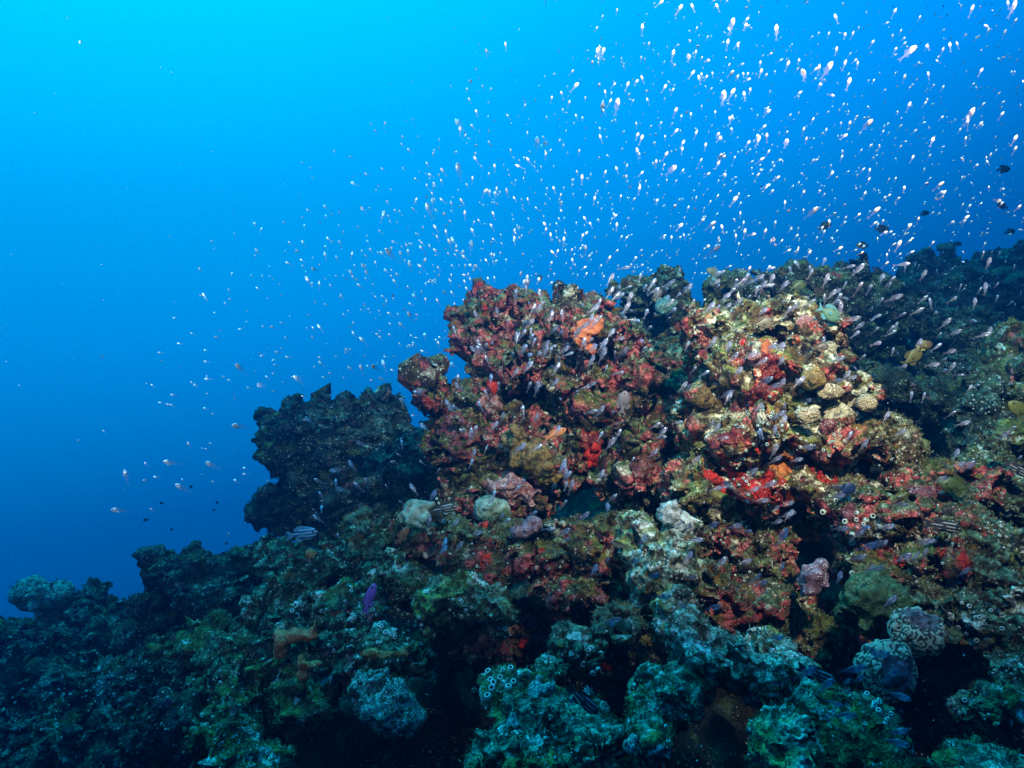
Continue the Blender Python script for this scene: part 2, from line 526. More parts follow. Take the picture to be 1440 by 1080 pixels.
# --- the reef slope the coral heads grow on
ctrl = [(100, 1080, 1.5), (50, 900, 2.4), (200, 870, 2.6), (0, 1080, 1.6), (300, 1080, 1.35), (300, 910, 1.9), (380, 810, 2.4), (450, 1010, 1.5),
        (600, 1090, 1.25), (600, 980, 1.65), (560, 820, 2.1), (720, 760, 2.3), (720, 1020, 1.45), (900, 1090, 1.2), (850, 900, 1.75), (1000, 820, 1.9),
        (930, 610, 2.7), (1100, 1090, 1.25), (1120, 820, 1.95), (1300, 1090, 1.35), (1300, 940, 1.7), (1300, 720, 2.15), (1440, 1010, 1.5), (1440, 720, 2.2),
        (1220, 550, 3.0), (1400, 570, 2.8), (1350, 490, 3.7), (1440, 410, 4.3), (1100, 450, 3.4), (930, 490, 3.3), (650, 680, 2.9), (480, 740, 3.0)]
cp = np.array([P(*c)[:] for c in ctrl] +
              [(-2.5, 2.2, -1.1), (-3.2, 4, -2.2), (-1.3, 3.8, -0.6), (-0.2, 4.6, 0.1), (-0.4, 3.6, 0.3), (4, 5, 2.2), (6, 6, 2.9), (2, 6, 1.6), (-6, 6, -5), (0, 9, -2.2),
               (3.4, 9, 1.7), (0, 0.2, 0.2), (2, 0, 0.4), (-2, 0, -0.4), (0, -2, 0.0), (3, -1.5, 0.6), (-3, -2, -1.2), (8, 9, 3.2), (-9, 10, -8), (10, 2, 3), (-9, -2, -5), (0, 14, -5)])


def axis(lo, hi, c0, c1, fine, grow=1.12):
    a = list(np.arange(c0, c1, fine)); s_ = fine
    while a[-1] < hi: s_ *= grow; a.append(a[-1] + s_)
    s_ = fine
    while a[0] > lo: s_ *= grow; a.insert(0, a[0] - s_)
    return np.array(a)


xs = axis(-9, 9, -1.7, 2.2, 0.014); ys = axis(-3, 14, 0.8, 3.6, 0.014)
gx, gy = np.meshgrid(xs, ys); q = np.stack([gx.ravel(), gy.ravel()], 1)
num = np.zeros(len(q)); den = np.zeros(len(q))
for c in cp:
    w = 1.0 / (((q[:, 0] - c[0]) ** 2 + (q[:, 1] - c[1]) ** 2) + 0.02) ** 2
    num += w * c[2]; den += w
z = num / den - np.interp(q[:, 0], [-1.2, -0.5], [0.12, 0.26])
for px, py, d, rad, dep in [(590, 980, 1.6, .2, .25), (800, 860, 1.75, .15, .2), (1090, 890, 1.65, .15, .2), (1175, 780, 1.8, .12, .2), (1310, 1020, 1.4, .15, .25), (970, 1030, 1.3, .1, .2),
                            (280, 860, 2.1, .15, .2), (420, 1050, 1.4, .12, .2), (1215, 490, 2.6, .25, .2), (920, 660, 2.4, .12, .2)]:
    c = P(px, py, d)
    z = z - dep * np.exp(-((q[:, 0] - c.x) ** 2 + (q[:, 1] - c.y) ** 2) / rad ** 2)
co = np.stack([q[:, 0], q[:, 1], z], 1)
co += vecnoise(co / 0.30 + 3.1) * 0.075
co += vecnoise(co / 0.13 + 8.1) * 0.045
co[:, 2] += (0.5 - worley(co / 0.09)) * 0.05 + np.abs(perlin(co / 0.05)) * -0.03
co[:, 2] += (0.5 - worley(co / 0.03 + 5)) * 0.014
nx, ny = len(xs), len(ys)
idx = np.arange(nx * ny).reshape(ny, nx)
fq = np.stack([idx[:-1, :-1].ravel(), idx[:-1, 1:].ravel(), idx[1:, 1:].ravel(), idx[1:, :-1].ravel()], 1)
slope = obj("reef_slope", new_mesh("reef_slope", co, fq, mats=[M_base]))
tag(slope, "dark encrusted reef slope between the coral heads", kind='structure')
ROCKS.append(slope)

# --- the coral heads and boulders
rock("coral_bommie", "tall red crusted coral head with an overhanging knob against open blue water", "coral bommie", [
    (700, 445, 2.35, 46, 36, .12), (668, 468, 2.3, 34, 18, .08), (755, 468, 2.35, 55, 42, .14), (825, 468, 2.35, 55, 42, .15), (872, 520, 2.4, 32, 60, .14),
    (722, 512, 2.32, 46, 40, .15), (664, 570, 2.25, 48, 30, .12), (608, 540, 2.2, 28, 26, .08), (655, 625, 2.25, 56, 56, .14), (735, 650, 2.25, 62, 60, .16),
    (815, 525, 2.38, 45, 45, .14), (840, 610, 2.38, 55, 70, .16), (705, 705, 2.2, 66, 34, .13), (885, 665, 2.2, 42, 48, .13), (770, 575, 2.55, 90, 110, .12)],
    M_warm, 3, lumps=80, amp=1.2, lump_r=(.2, .46), foot=False)
rock("coral_wall", "dark maroon wall of crust in the gap between the red and cream heads", "coral wall", [
    (925, 600, 2.5, 50, 60, .12), (930, 690, 2.3, 46, 40, .12), (940, 540, 2.7, 50, 40, .12)], M_warm, 4, lumps=30)
rock("coral_bommie", "brightest coral head, cream pink and red, leaning over a black hollow", "coral bommie", [
    (990, 478, 2.1, 22, 46, .09), (1032, 462, 2.1, 38, 34, .1), (1090, 448, 2.15, 46, 24, .12), (1138, 462, 2.1, 42, 32, .12), (1045, 535, 2.05, 62, 50, .15),
    (1118, 520, 2.0, 55, 44, .14), (1180, 555, 2.0, 40, 34, .11), (1140, 585, 1.95, 56, 32, .13), (1065, 610, 1.97, 70, 36, .14), (1175, 625, 1.95, 52, 30, .12),
    (995, 590, 2.1, 40, 50, .13), (1080, 680, 1.93, 66, 28, .13), (1180, 690, 1.93, 52, 24, .12), (980, 690, 2.0, 46, 46, .14), (1090, 560, 2.25, 90, 110, .12)],
    M_bright, 5, lumps=110, amp=1.0, lump_r=(.2, .46))
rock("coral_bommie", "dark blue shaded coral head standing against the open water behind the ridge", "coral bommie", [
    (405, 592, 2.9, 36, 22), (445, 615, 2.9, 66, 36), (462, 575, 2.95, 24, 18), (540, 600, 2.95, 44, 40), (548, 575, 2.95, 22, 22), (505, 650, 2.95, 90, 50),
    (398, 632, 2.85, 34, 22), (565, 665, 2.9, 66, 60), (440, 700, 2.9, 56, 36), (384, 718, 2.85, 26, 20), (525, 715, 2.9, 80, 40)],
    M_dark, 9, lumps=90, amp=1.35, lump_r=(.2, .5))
rock("coral_bommie", "small pointed coral head behind the gap between red and cream heads", "coral bommie", [
    (942, 408, 3.0, 22, 28, .1), (905, 412, 3.0, 40, 16, .1), (965, 450, 3.0, 22, 40, .12), (985, 500, 2.9, 40, 40, .14), (920, 505, 2.8, 50, 22, .12), (930, 560, 2.75, 50, 50, .12), (922, 458, 3.15, 44, 36, .1)],
    M_green, 13, lumps=40, lump_r=(.2, .45))
rock("coral_arch", "crusted coral arch with a dark hole beneath at the skyline", "coral arch", [
    (1002, 412, 2.9, 12, 24, .07), (1015, 395, 2.9, 18, 10, .07), (1035, 392, 2.9, 16, 12, .07), (1050, 412, 2.9, 12, 22, .07), (1027, 440, 3.0, 34, 18, .08)],
    M_green, 17, lumps=24, amp=.6, lump_r=(.25, .5))
rock("coral_bommie", "low green coral heads along the skyline behind the cream head", "coral bommie", [
    (1085, 402, 3.1, 26, 22, .1), (1125, 392, 3.2, 32, 18, .12), (1165, 410, 3.2, 34, 24, .12), (1100, 440, 3.1, 50, 30, .12)],
    M_green, 19, lumps=36, lump_r=(.2, .45))
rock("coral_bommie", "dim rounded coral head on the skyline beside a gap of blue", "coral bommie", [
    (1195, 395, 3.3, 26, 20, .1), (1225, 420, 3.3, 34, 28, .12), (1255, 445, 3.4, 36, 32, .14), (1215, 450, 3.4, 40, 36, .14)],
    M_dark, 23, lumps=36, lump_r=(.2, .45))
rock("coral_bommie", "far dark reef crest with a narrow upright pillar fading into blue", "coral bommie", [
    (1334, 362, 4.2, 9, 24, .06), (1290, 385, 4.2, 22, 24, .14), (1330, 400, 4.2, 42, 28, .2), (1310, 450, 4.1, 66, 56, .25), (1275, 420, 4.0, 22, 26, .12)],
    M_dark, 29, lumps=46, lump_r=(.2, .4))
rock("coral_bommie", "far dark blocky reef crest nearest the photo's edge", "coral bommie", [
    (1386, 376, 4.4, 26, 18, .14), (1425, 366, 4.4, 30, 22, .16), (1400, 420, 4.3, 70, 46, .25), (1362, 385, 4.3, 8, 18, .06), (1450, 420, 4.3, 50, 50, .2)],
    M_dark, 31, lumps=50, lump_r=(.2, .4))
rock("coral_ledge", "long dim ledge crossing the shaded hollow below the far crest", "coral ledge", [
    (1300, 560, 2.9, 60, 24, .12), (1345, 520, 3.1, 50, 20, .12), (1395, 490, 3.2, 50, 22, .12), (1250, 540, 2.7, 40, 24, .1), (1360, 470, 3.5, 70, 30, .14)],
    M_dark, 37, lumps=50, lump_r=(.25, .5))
rock("coral_boulder", "smooth greenish boulder sloping down at the photo's edge above a knobby column", "coral boulder", [
    (1430, 510, 2.4, 34, 60, .14), (1445, 570, 2.3, 40, 60, .16)], M_green, 41, lumps=14, amp=.7, ledge=0, nod=300)
rock("coral_column", "knobby finger coral column covered in small round bumps", "coral column", [
    (1382, 545, 2.3, 24, 22, .07), (1380, 585, 2.25, 28, 34, .08), (1385, 625, 2.2, 32, 30, .08)], M_dark, 43, lumps=60, amp=.6, knob=.022, lump_r=(.12, .25))
rock("coral_boulder", "pale topped small boulder beside the black hollow under the cream head", "coral boulder", [
    (1252, 612, 1.95, 28, 26, .08), (1262, 650, 1.95, 32, 34, .09)], M_bright, 47, lumps=24, amp=.8)
rock("coral_ridge", "broad pink and green crusted shelf below the small pale topped boulder", "coral ridge", [
    (1270, 690, 1.9, 60, 24, .12), (1215, 725, 1.75, 36, 34, .09), (1300, 730, 1.8, 70, 34, .13), (1350, 680, 2.0, 56, 34, .14), (1230, 790, 1.7, 40, 24, .1), (1290, 790, 1.7, 60, 36, .12)],
    M_warm, 53, lumps=60, lump_r=(.2, .45))
rock("coral_ridge", "teal speckled slope of rock behind the round coral head", "coral ridge", [
    (1400, 690, 2.0, 50, 44, .14), (1350, 790, 1.75, 60, 50, .14), (1330, 860, 1.6, 50, 44, .12), (1390, 850, 1.65, 50, 50, .13), (1440, 640, 2.1, 50, 40, .12)],
    M_green, 59, lumps=70, lump_r=(.2, .45))
rock("coral_boulder", "round coral boulder at the photo's edge with teal top", "coral boulder", [
    (1415, 772, 1.65, 30, 30, .055), (1440, 800, 1.65, 26, 30, .06)], M_pale, 61, lumps=8, amp=.5, ledge=0, nod=200)
rock("coral_boulder", "speckled blue boulder above the corner of the slope", "coral boulder", [
    (1400, 985, 1.35, 34, 24, .06), (1435, 960, 1.4, 36, 34, .07), (1430, 900, 1.5, 40, 30, .08)], M_green, 67, lumps=30, amp=.7)
rock("coral_boulder", "pale blue topped mound in the lower corner", "coral boulder", [
    (1395, 1062, 1.25, 30, 20, .05), (1370, 1085, 1.2, 44, 24, .06), (1430, 1080, 1.25, 40, 30, .06)], M_pale, 71, lumps=12, amp=.55, ledge=0, nod=200)
rock("coral_boulder", "wide rounded teal mound beside the dark water at the bottom", "coral boulder", [
    (1190, 1030, 1.25, 62, 54, .10), (1230, 1075, 1.2, 50, 40, .08)], M_green, 73, lumps=12, amp=.5, ledge=0, nod=200)
rock("coral_ridge", "mottled green ridge running down beneath the striped fish", "coral ridge", [
    (1100, 935, 1.4, 30, 28, .07), (1130, 985, 1.32, 40, 44, .08), (1105, 1050, 1.22, 48, 50, .08), (1080, 900, 1.5, 30, 18, .06)], M_spine, 79, lumps=26, amp=.65, ledge=0, nod=300)
rock("coral_ridge", "teal crusted spine of rock running down from the white coral", "coral ridge", [
    (895, 760, 1.69, 32, 34, .09), (920, 810, 1.59, 34, 38, .08), (950, 860, 1.49, 34, 34, .07), (985, 905, 1.39, 40, 30, .07), (1035, 925, 1.36, 36, 24, .07), (1010, 915, 1.37, 34, 26, .07), (940, 785, 1.63, 34, 30, .07), (968, 880, 1.44, 30, 30, .07), (1080, 945, 1.33, 34, 26, .06), (955, 745, 1.69, 26, 22, .07),
    (965, 800, 1.62, 24, 34, .07)],
    M_spine, 83, lumps=44, amp=.65, lump_r=(.2, .42), ledge=0, nod=250)
rock("coral_boulder", "large dim teal boulder under the spine beside black shadow", "coral boulder", [
    (930, 985, 1.35, 48, 44, .08), (910, 1030, 1.25, 34, 40, .07), (965, 960, 1.38, 36, 24, .07)], M_pale, 89, lumps=16, amp=.6, ledge=0, nod=200)
rock("coral_boulder", "mossy boulder in the bottom foreground with large sea squirts on its end", "coral boulder", [
    (715, 970, 1.35, 44, 24, .07), (770, 1000, 1.28, 60, 34, .08), (820, 1050, 1.2, 60, 36, .08), (740, 1070, 1.18, 60, 34, .07), (690, 1065, 1.2, 34, 24, .06)], M_pale, 97, lumps=36, amp=.7, lump_r=(.2, .4), ledge=0.3, nod=300)
rock("coral_ledge", "narrow slanting ledge over a red sponge in the foreground", "coral ledge", [
    (775, 935, 1.45, 24, 14, .05), (820, 905, 1.5, 36, 16, .06), (870, 875, 1.55, 34, 16, .06), (840, 925, 1.58, 50, 22, .06)], M_green, 101, lumps=40, amp=.7)
rock("coral_ridge", "middle ridge of green and rust crusted rubble below the red head", "coral ridge", [
    (590, 745, 1.95, 36, 26, .08), (645, 765, 1.9, 44, 24, .09), (710, 760, 1.9, 50, 24, .09), (775, 770, 1.85, 50, 30, .1), (840, 770, 1.8, 44, 34, .1), (690, 800, 1.85, 40, 20, .08), (800, 830, 1.75, 44, 22, .08)],
    M_warm, 103, lumps=80, lump_r=(.2, .45))
rock("coral_ridge", "green turfed ridge above the orange sponge and purple fish", "coral ridge", [
    (520, 760, 2.05, 44, 28, .09), (470, 800, 1.95, 46, 30, .1), (425, 830, 1.9, 44, 30, .1), (560, 810, 1.85, 40, 24, .09), (500, 850, 1.75, 50, 24, .09)],
    M_green, 107, lumps=70, lump_r=(.2, .45))
rock("coral_boulder", "pale green mound with a dark hollow beneath", "coral boulder", [
    (650, 835, 1.7, 50, 26, .08), (610, 850, 1.7, 34, 30, .08), (700, 860, 1.65, 28, 22, .06)], M_pale, 109, lumps=14, amp=.6, ledge=0, nod=250)
rock("coral_ridge", "dark maroon crusted rocks sunk in the shadowed hollow", "coral ridge", [
    (690, 900, 1.92, 46, 26, .08), (745, 880, 1.97, 40, 30, .08), (850, 845, 1.97, 50, 24, .08), (630, 900, 1.92, 34, 30, .08), (790, 870, 1.97, 30, 30, .08)],
    M_warm, 113, lumps=50, lump_r=(.25, .5))
rock("coral_boulder", "knobby teal boulder over the deepest black shadow", "coral boulder", [
    (540, 985, 1.4, 42, 30, .07), (515, 965, 1.42, 24, 20, .05), (560, 1010, 1.38, 34, 20, .06)], M_turq, 127, lumps=50, amp=.6, knob=.025, lump_r=(.12, .28))
rock("coral_ridge", "olive rock carrying the orange sponge and scattered sea squirts", "coral ridge", [
    (450, 930, 1.6, 44, 34, .09), (500, 915, 1.6, 36, 30, .08), (430, 985, 1.5, 40, 36, .08), (560, 920, 1.6, 40, 22, .07), (400, 900, 1.7, 28, 28, .07)],
    M_green, 131, lumps=60, lump_r=(.2, .45))
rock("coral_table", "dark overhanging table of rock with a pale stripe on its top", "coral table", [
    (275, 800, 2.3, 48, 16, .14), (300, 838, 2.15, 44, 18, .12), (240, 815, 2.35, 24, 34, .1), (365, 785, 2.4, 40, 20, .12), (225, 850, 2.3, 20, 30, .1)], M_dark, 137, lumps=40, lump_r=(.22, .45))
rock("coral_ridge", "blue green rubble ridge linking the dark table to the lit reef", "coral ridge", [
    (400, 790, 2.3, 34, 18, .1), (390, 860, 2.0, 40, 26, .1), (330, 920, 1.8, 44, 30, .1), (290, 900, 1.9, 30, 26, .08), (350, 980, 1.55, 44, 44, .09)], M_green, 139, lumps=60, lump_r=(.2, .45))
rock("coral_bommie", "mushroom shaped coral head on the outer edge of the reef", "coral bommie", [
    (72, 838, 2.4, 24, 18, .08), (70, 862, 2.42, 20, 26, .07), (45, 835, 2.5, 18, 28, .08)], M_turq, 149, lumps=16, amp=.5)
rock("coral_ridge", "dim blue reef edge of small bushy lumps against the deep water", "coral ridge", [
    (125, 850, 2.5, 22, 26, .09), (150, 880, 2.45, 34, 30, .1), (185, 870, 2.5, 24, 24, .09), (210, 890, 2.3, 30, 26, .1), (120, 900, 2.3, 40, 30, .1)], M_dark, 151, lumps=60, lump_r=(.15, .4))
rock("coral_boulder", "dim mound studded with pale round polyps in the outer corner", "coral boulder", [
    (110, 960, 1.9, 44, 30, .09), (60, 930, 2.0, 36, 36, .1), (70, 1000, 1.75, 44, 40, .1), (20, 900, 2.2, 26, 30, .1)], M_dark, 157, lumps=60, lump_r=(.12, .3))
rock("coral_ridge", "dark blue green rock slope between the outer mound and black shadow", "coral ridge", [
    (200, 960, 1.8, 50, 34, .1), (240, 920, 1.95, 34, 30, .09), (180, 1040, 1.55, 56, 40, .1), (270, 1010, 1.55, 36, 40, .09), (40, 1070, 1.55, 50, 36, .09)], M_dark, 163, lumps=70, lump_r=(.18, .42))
rock("coral_boulder", "blue speckled rock rising from the bottom beside the black shadow", "coral boulder", [
    (325, 1050, 1.35, 40, 36, .07), (370, 1075, 1.3, 36, 26, .06), (300, 1020, 1.42, 30, 20, .06)], M_green, 167, lumps=30, amp=.8)
rock("coral_ridge", "red and olive crusted rubble beneath the cream head", "coral ridge", [
    (1010, 755, 1.97, 44, 26, .09), (1060, 780, 1.92, 46, 30, .09), (1010, 830, 1.82, 40, 28, .08), (1100, 740, 2.02, 46, 18, .1), (1060, 850, 1.82, 46, 26, .08)],
    M_warm, 173, lumps=70, lump_r=(.2, .45))
rock("coral_ridge", "shadowed brown rock shelf below the pink knob", "coral ridge", [
    (1110, 860, 1.92, 44, 24, .08), (1150, 890, 1.82, 44, 22, .08), (1090, 880, 1.87, 30, 20, .07), (1190, 905, 1.82, 30, 20, .07)], M_warm, 179, lumps=40)

# --- distinct corals
rock("round_coral", "dusky pink round coral knob hanging in the black hollow", "coral", [(1143, 815, 1.68, 20, 24, .035)], M_violet, 181, lumps=10, amp=.35, keep=False)
rock("mound_coral", "smooth dark green mound coral beside the pink knob", "coral", [(1225, 842, 1.55, 42, 36, .06), (1205, 860, 1.55, 24, 24, .04)], M_greenm, 191, lumps=10, amp=.7, knob=.028, lump_r=(.3, .6), keep=False)
rock("white_coral", "bleached white coral lump at the top of the teal spine", "coral", [(943, 722, 1.66, 14, 14, .022), (956, 738, 1.66, 12, 14, .02)], M_white, 193, lumps=16, amp=.8, knob=.02, keep=False)
rock("white_coral", "frosty white coral cap halfway down the teal spine", "coral", [(962, 882, 1.44, 16, 14, .025), (972, 898, 1.44, 14, 12, .022)], M_white, 197, lumps=16, amp=.8, knob=.02, keep=False)
rock("white_coral", "pale coral clump with a round hole on the middle ridge", "coral", [(578, 728, 1.84, 15, 16, .03), (596, 734, 1.84, 11, 16, .03), (586, 712, 1.86, 18, 8, .03)], M_paleg, 199, lumps=10, amp=.45, knob=.025, keep=False)
rock("knob_coral", "pale green knob coral under the red coral head", "coral", [(686, 716, 2.0, 22, 20, .045), (705, 722, 2.0, 16, 14, .03)], M_paleg, 211, lumps=4, amp=.3, knob=.02, keep=False)
rock("dome_coral", "ochre dome coral near the top of the cream head", "coral", [(1143, 533, 1.82, 17, 15, .03)], M_ochre, 223, lumps=3, amp=.3, knob=.02, keep=False)
rock("leafy_coral", "golden brown ruffled coral on the red coral head", "coral", [(745, 640, 2.08, 30, 26, .06), (770, 660, 2.08, 22, 24, .05), (725, 615, 2.08, 18, 18, .04)], M_brown, 227, lumps=26, amp=.8, knob=.018, lump_r=(.15, .35), keep=False)
rock("violet_coral", "pale violet crusted coral clump on the middle ridge", "coral", [(735, 745, 1.78, 20, 13, .03), (750, 735, 1.78, 12, 10, .02)], M_violet, 229, lumps=14, amp=.5, knob=.016, keep=False)
rock("pink_coral", "pink and white granular coral under the golden ruffled coral", "coral", [(715, 688, 2.04, 34, 14, .04), (740, 696, 2.03, 16, 12, .03)], M_pink, 233, lumps=20, amp=.6, knob=.016, keep=False)
rock("turquoise_coral", "bright turquoise coral lump on the mossy foreground boulder", "coral", [(768, 968, 1.2, 16, 9, .02), (752, 975, 1.2, 10, 8, .02)], M_turq, 239, lumps=10, amp=.4, knob=.014, keep=False)
rock("turquoise_coral", "pale turquoise coral lump at the foot of the dim teal boulder", "coral", [(883, 1052, 1.16, 9, 10, .015), (890, 1040, 1.17, 8, 8, .013)], M_turq, 241, lumps=6, amp=.4, knob=.014, keep=False)
rock("green_coral", "small glowing green coral head behind the pointed coral head's shoulder", "coral", [(935, 432, 2.86, 15, 12, .04)], M_turq, 251, lumps=8, amp=.4, knob=.02, keep=False)


def sphere_coral(name, label, px, py, d, rx, ry, mat, kind, seed, cut=None):
    v, f = ICO[5] if kind != 'rib' else ICO[5]
    v = v.copy()
    if kind == 'brain':
        w = v + 0.35 * vecnoise(v * 1.6 + seed)
        w = w + 0.10 * vecnoise(v * 4.5 + seed)
        s_ = np.sin(fbm(w * 2.1 + seed, 2) * 26.0)
        ridge = sstep(-0.5, 0.6, s_)
    else:
        a = np.arctan2(v[:, 2] - 0.1, v[:, 0]) + 0.35 * perlin(v * 1.5 + seed)
        s_ = np.sin(a * 26 + 1.2 * perlin(v * 4 + seed)); ridge = sstep(-0.4, 0.7, s_)
    patch = np.zeros(len(v))
    if cut:
        c_ = np.array(cut[:3]); c_ /= np.linalg.norm(c_)
        a_ = np.arccos(np.clip(v @ c_, -1, 1)) + 0.28 * fbm(v * 2.5 + seed, 3)
        patch = sstep(cut[3], cut[3] - 0.16, a_)
    ridge = ridge * (1 - patch)
    h = 1 + 0.20 * fbm(v * 1.3 + seed, 3) + 0.055 * (ridge - 0.5) - 0.07 * patch + patch * ((0.5 - worley(v * 5)) * .12 + perlin(v * 16) * .03)
    v = v * h[:, None]
    r = np.array([rx * K * d, 0.5 * (rx + ry) * K * d * 0.8, ry * K * d])
    me = new_mesh(name, v * r, f, mats=[mat]); attr(me, "ridge", ridge); attr(me, "patch", patch)
    return tag(obj(name, me, loc=P(px, py, d)), label, "coral")


sphere_coral("brain_coral", "round brain coral with a sunken purple patch in its face", 1246, 942, 1.32, 38, 40, M_groove, 'brain', 2.0, cut=(0.12, -1, 0.12, 0.72))
sphere_coral("brain_coral", "brain coral with an algae covered crown, higher of the pair", 1290, 888, 1.42, 36, 34, M_groove, 'brain', 6.0, cut=(0.1, -.55, 1, 0.8))
sphere_coral("ribbed_coral", "white ribbed coral cup on the cream head's outer side", 1168, 551, 1.83, 18, 11, M_rib, 'rib', 3.0)
sphere_coral("ribbed_coral", "yellowish ribbed coral fan lower on the cream head", 1136, 584, 1.78, 17, 12, M_rib, 'rib', 9.0)
sphere_coral("ribbed_coral", "orange brown ribbed coral at the cream head's outermost tip", 1219, 567, 1.84, 14, 12, M_rib, 'rib', 14.0)

bpy.context.view_layer.update()
DG = bpy.context.evaluated_depsgraph_get()


def cast(px, py):
    dr = (P(px, py, 1.0) - CAM)
    ok, loc, no, i, o, m = SC.ray_cast(DG, CAM, dr.normalized())
    return (loc, no, o) if ok and (loc - CAM).length < 12 else None


# --- encrusting sponges: thick skins that follow the rock they grow on
RC = {}


def rock_arrays(o):
    if o.name not in RC:
        me = o.data
        co = get_co(me) + np.array(o.location, np.float32)
        ls = np.empty(len(me.loops), np.int32); me.loops.foreach_get("vertex_index", ls)
        fc = ls.reshape(-1, 4) if len(ls) == 4 * len(me.polygons) else None
        RC[o.name] = (co, get_no(me), fc)
    return RC[o.name]


def sponge(px, py, rx, ry, mat, label, name="encrusting_sponge", thick=0.010, rot=0.0, seed=0, cat="sponge"):
    h = cast(px, py)
    if not h: return
    o = h[2]
    if o not in ROCKS: return
    co, no, fc = rock_arrays(o)
    if fc is None: return
    x, y, d = proj(co)
    dx, dy = x - px, y - py
    c, s_ = math.cos(rot), math.sin(rot)
    u = (dx * c - dy * s_) / rx; w = (dx * s_ + dy * c) / ry
    t = np.sqrt(u * u + w * w)
    sel = t < 1.7
    t2 = np.full(len(co), 9.0); sub = co[sel]
    t2[sel] = t[sel] + 0.55 * fbm(sub / (rx * K * 1.2 + 0.012) + seed, 3) + np.clip(np.abs(d[sel] - h[0].y) - 0.07, 0, 1) * 12
    vs = t2 < 1.0
    fsel = vs[fc].all(1)
    if fsel.sum() < 6: return
    f = fc[fsel]
    lab_ = np.arange(len(co))                      # keep the one piece that touches the middle
    for _ in range(60):
        mn = lab_[f].min(1); old = lab_.copy()
        np.minimum.at(lab_, f.ravel(), np.repeat(mn, 4))
        lab_ = lab_[lab_]
        if (old == lab_).all(): break
    fl = lab_[f[:, 0]]
    ids, cn = np.unique(fl, return_counts=True)
    f = f[fl == ids[cn.argmax()]]
    uq, inv = np.unique(f, return_inverse=True)
    p = co[uq]; tt = np.clip(t2[uq], 0, 1)
    lump = thick * (np.sqrt(np.clip(1 - tt, 0, 1)) * 1.4 - 0.30) + (0.45 - worley(p / 0.02 + seed)) * 0.006 + perlin(p / 0.008) * 0.0016
    p = p + no[uq] * lump[:, None]
    base = p.mean(0)
    ob = obj(name, new_mesh(name, p - base, inv.reshape(-1, 4), mats=[mat]), loc=base)
    return tag(ob, label, cat)


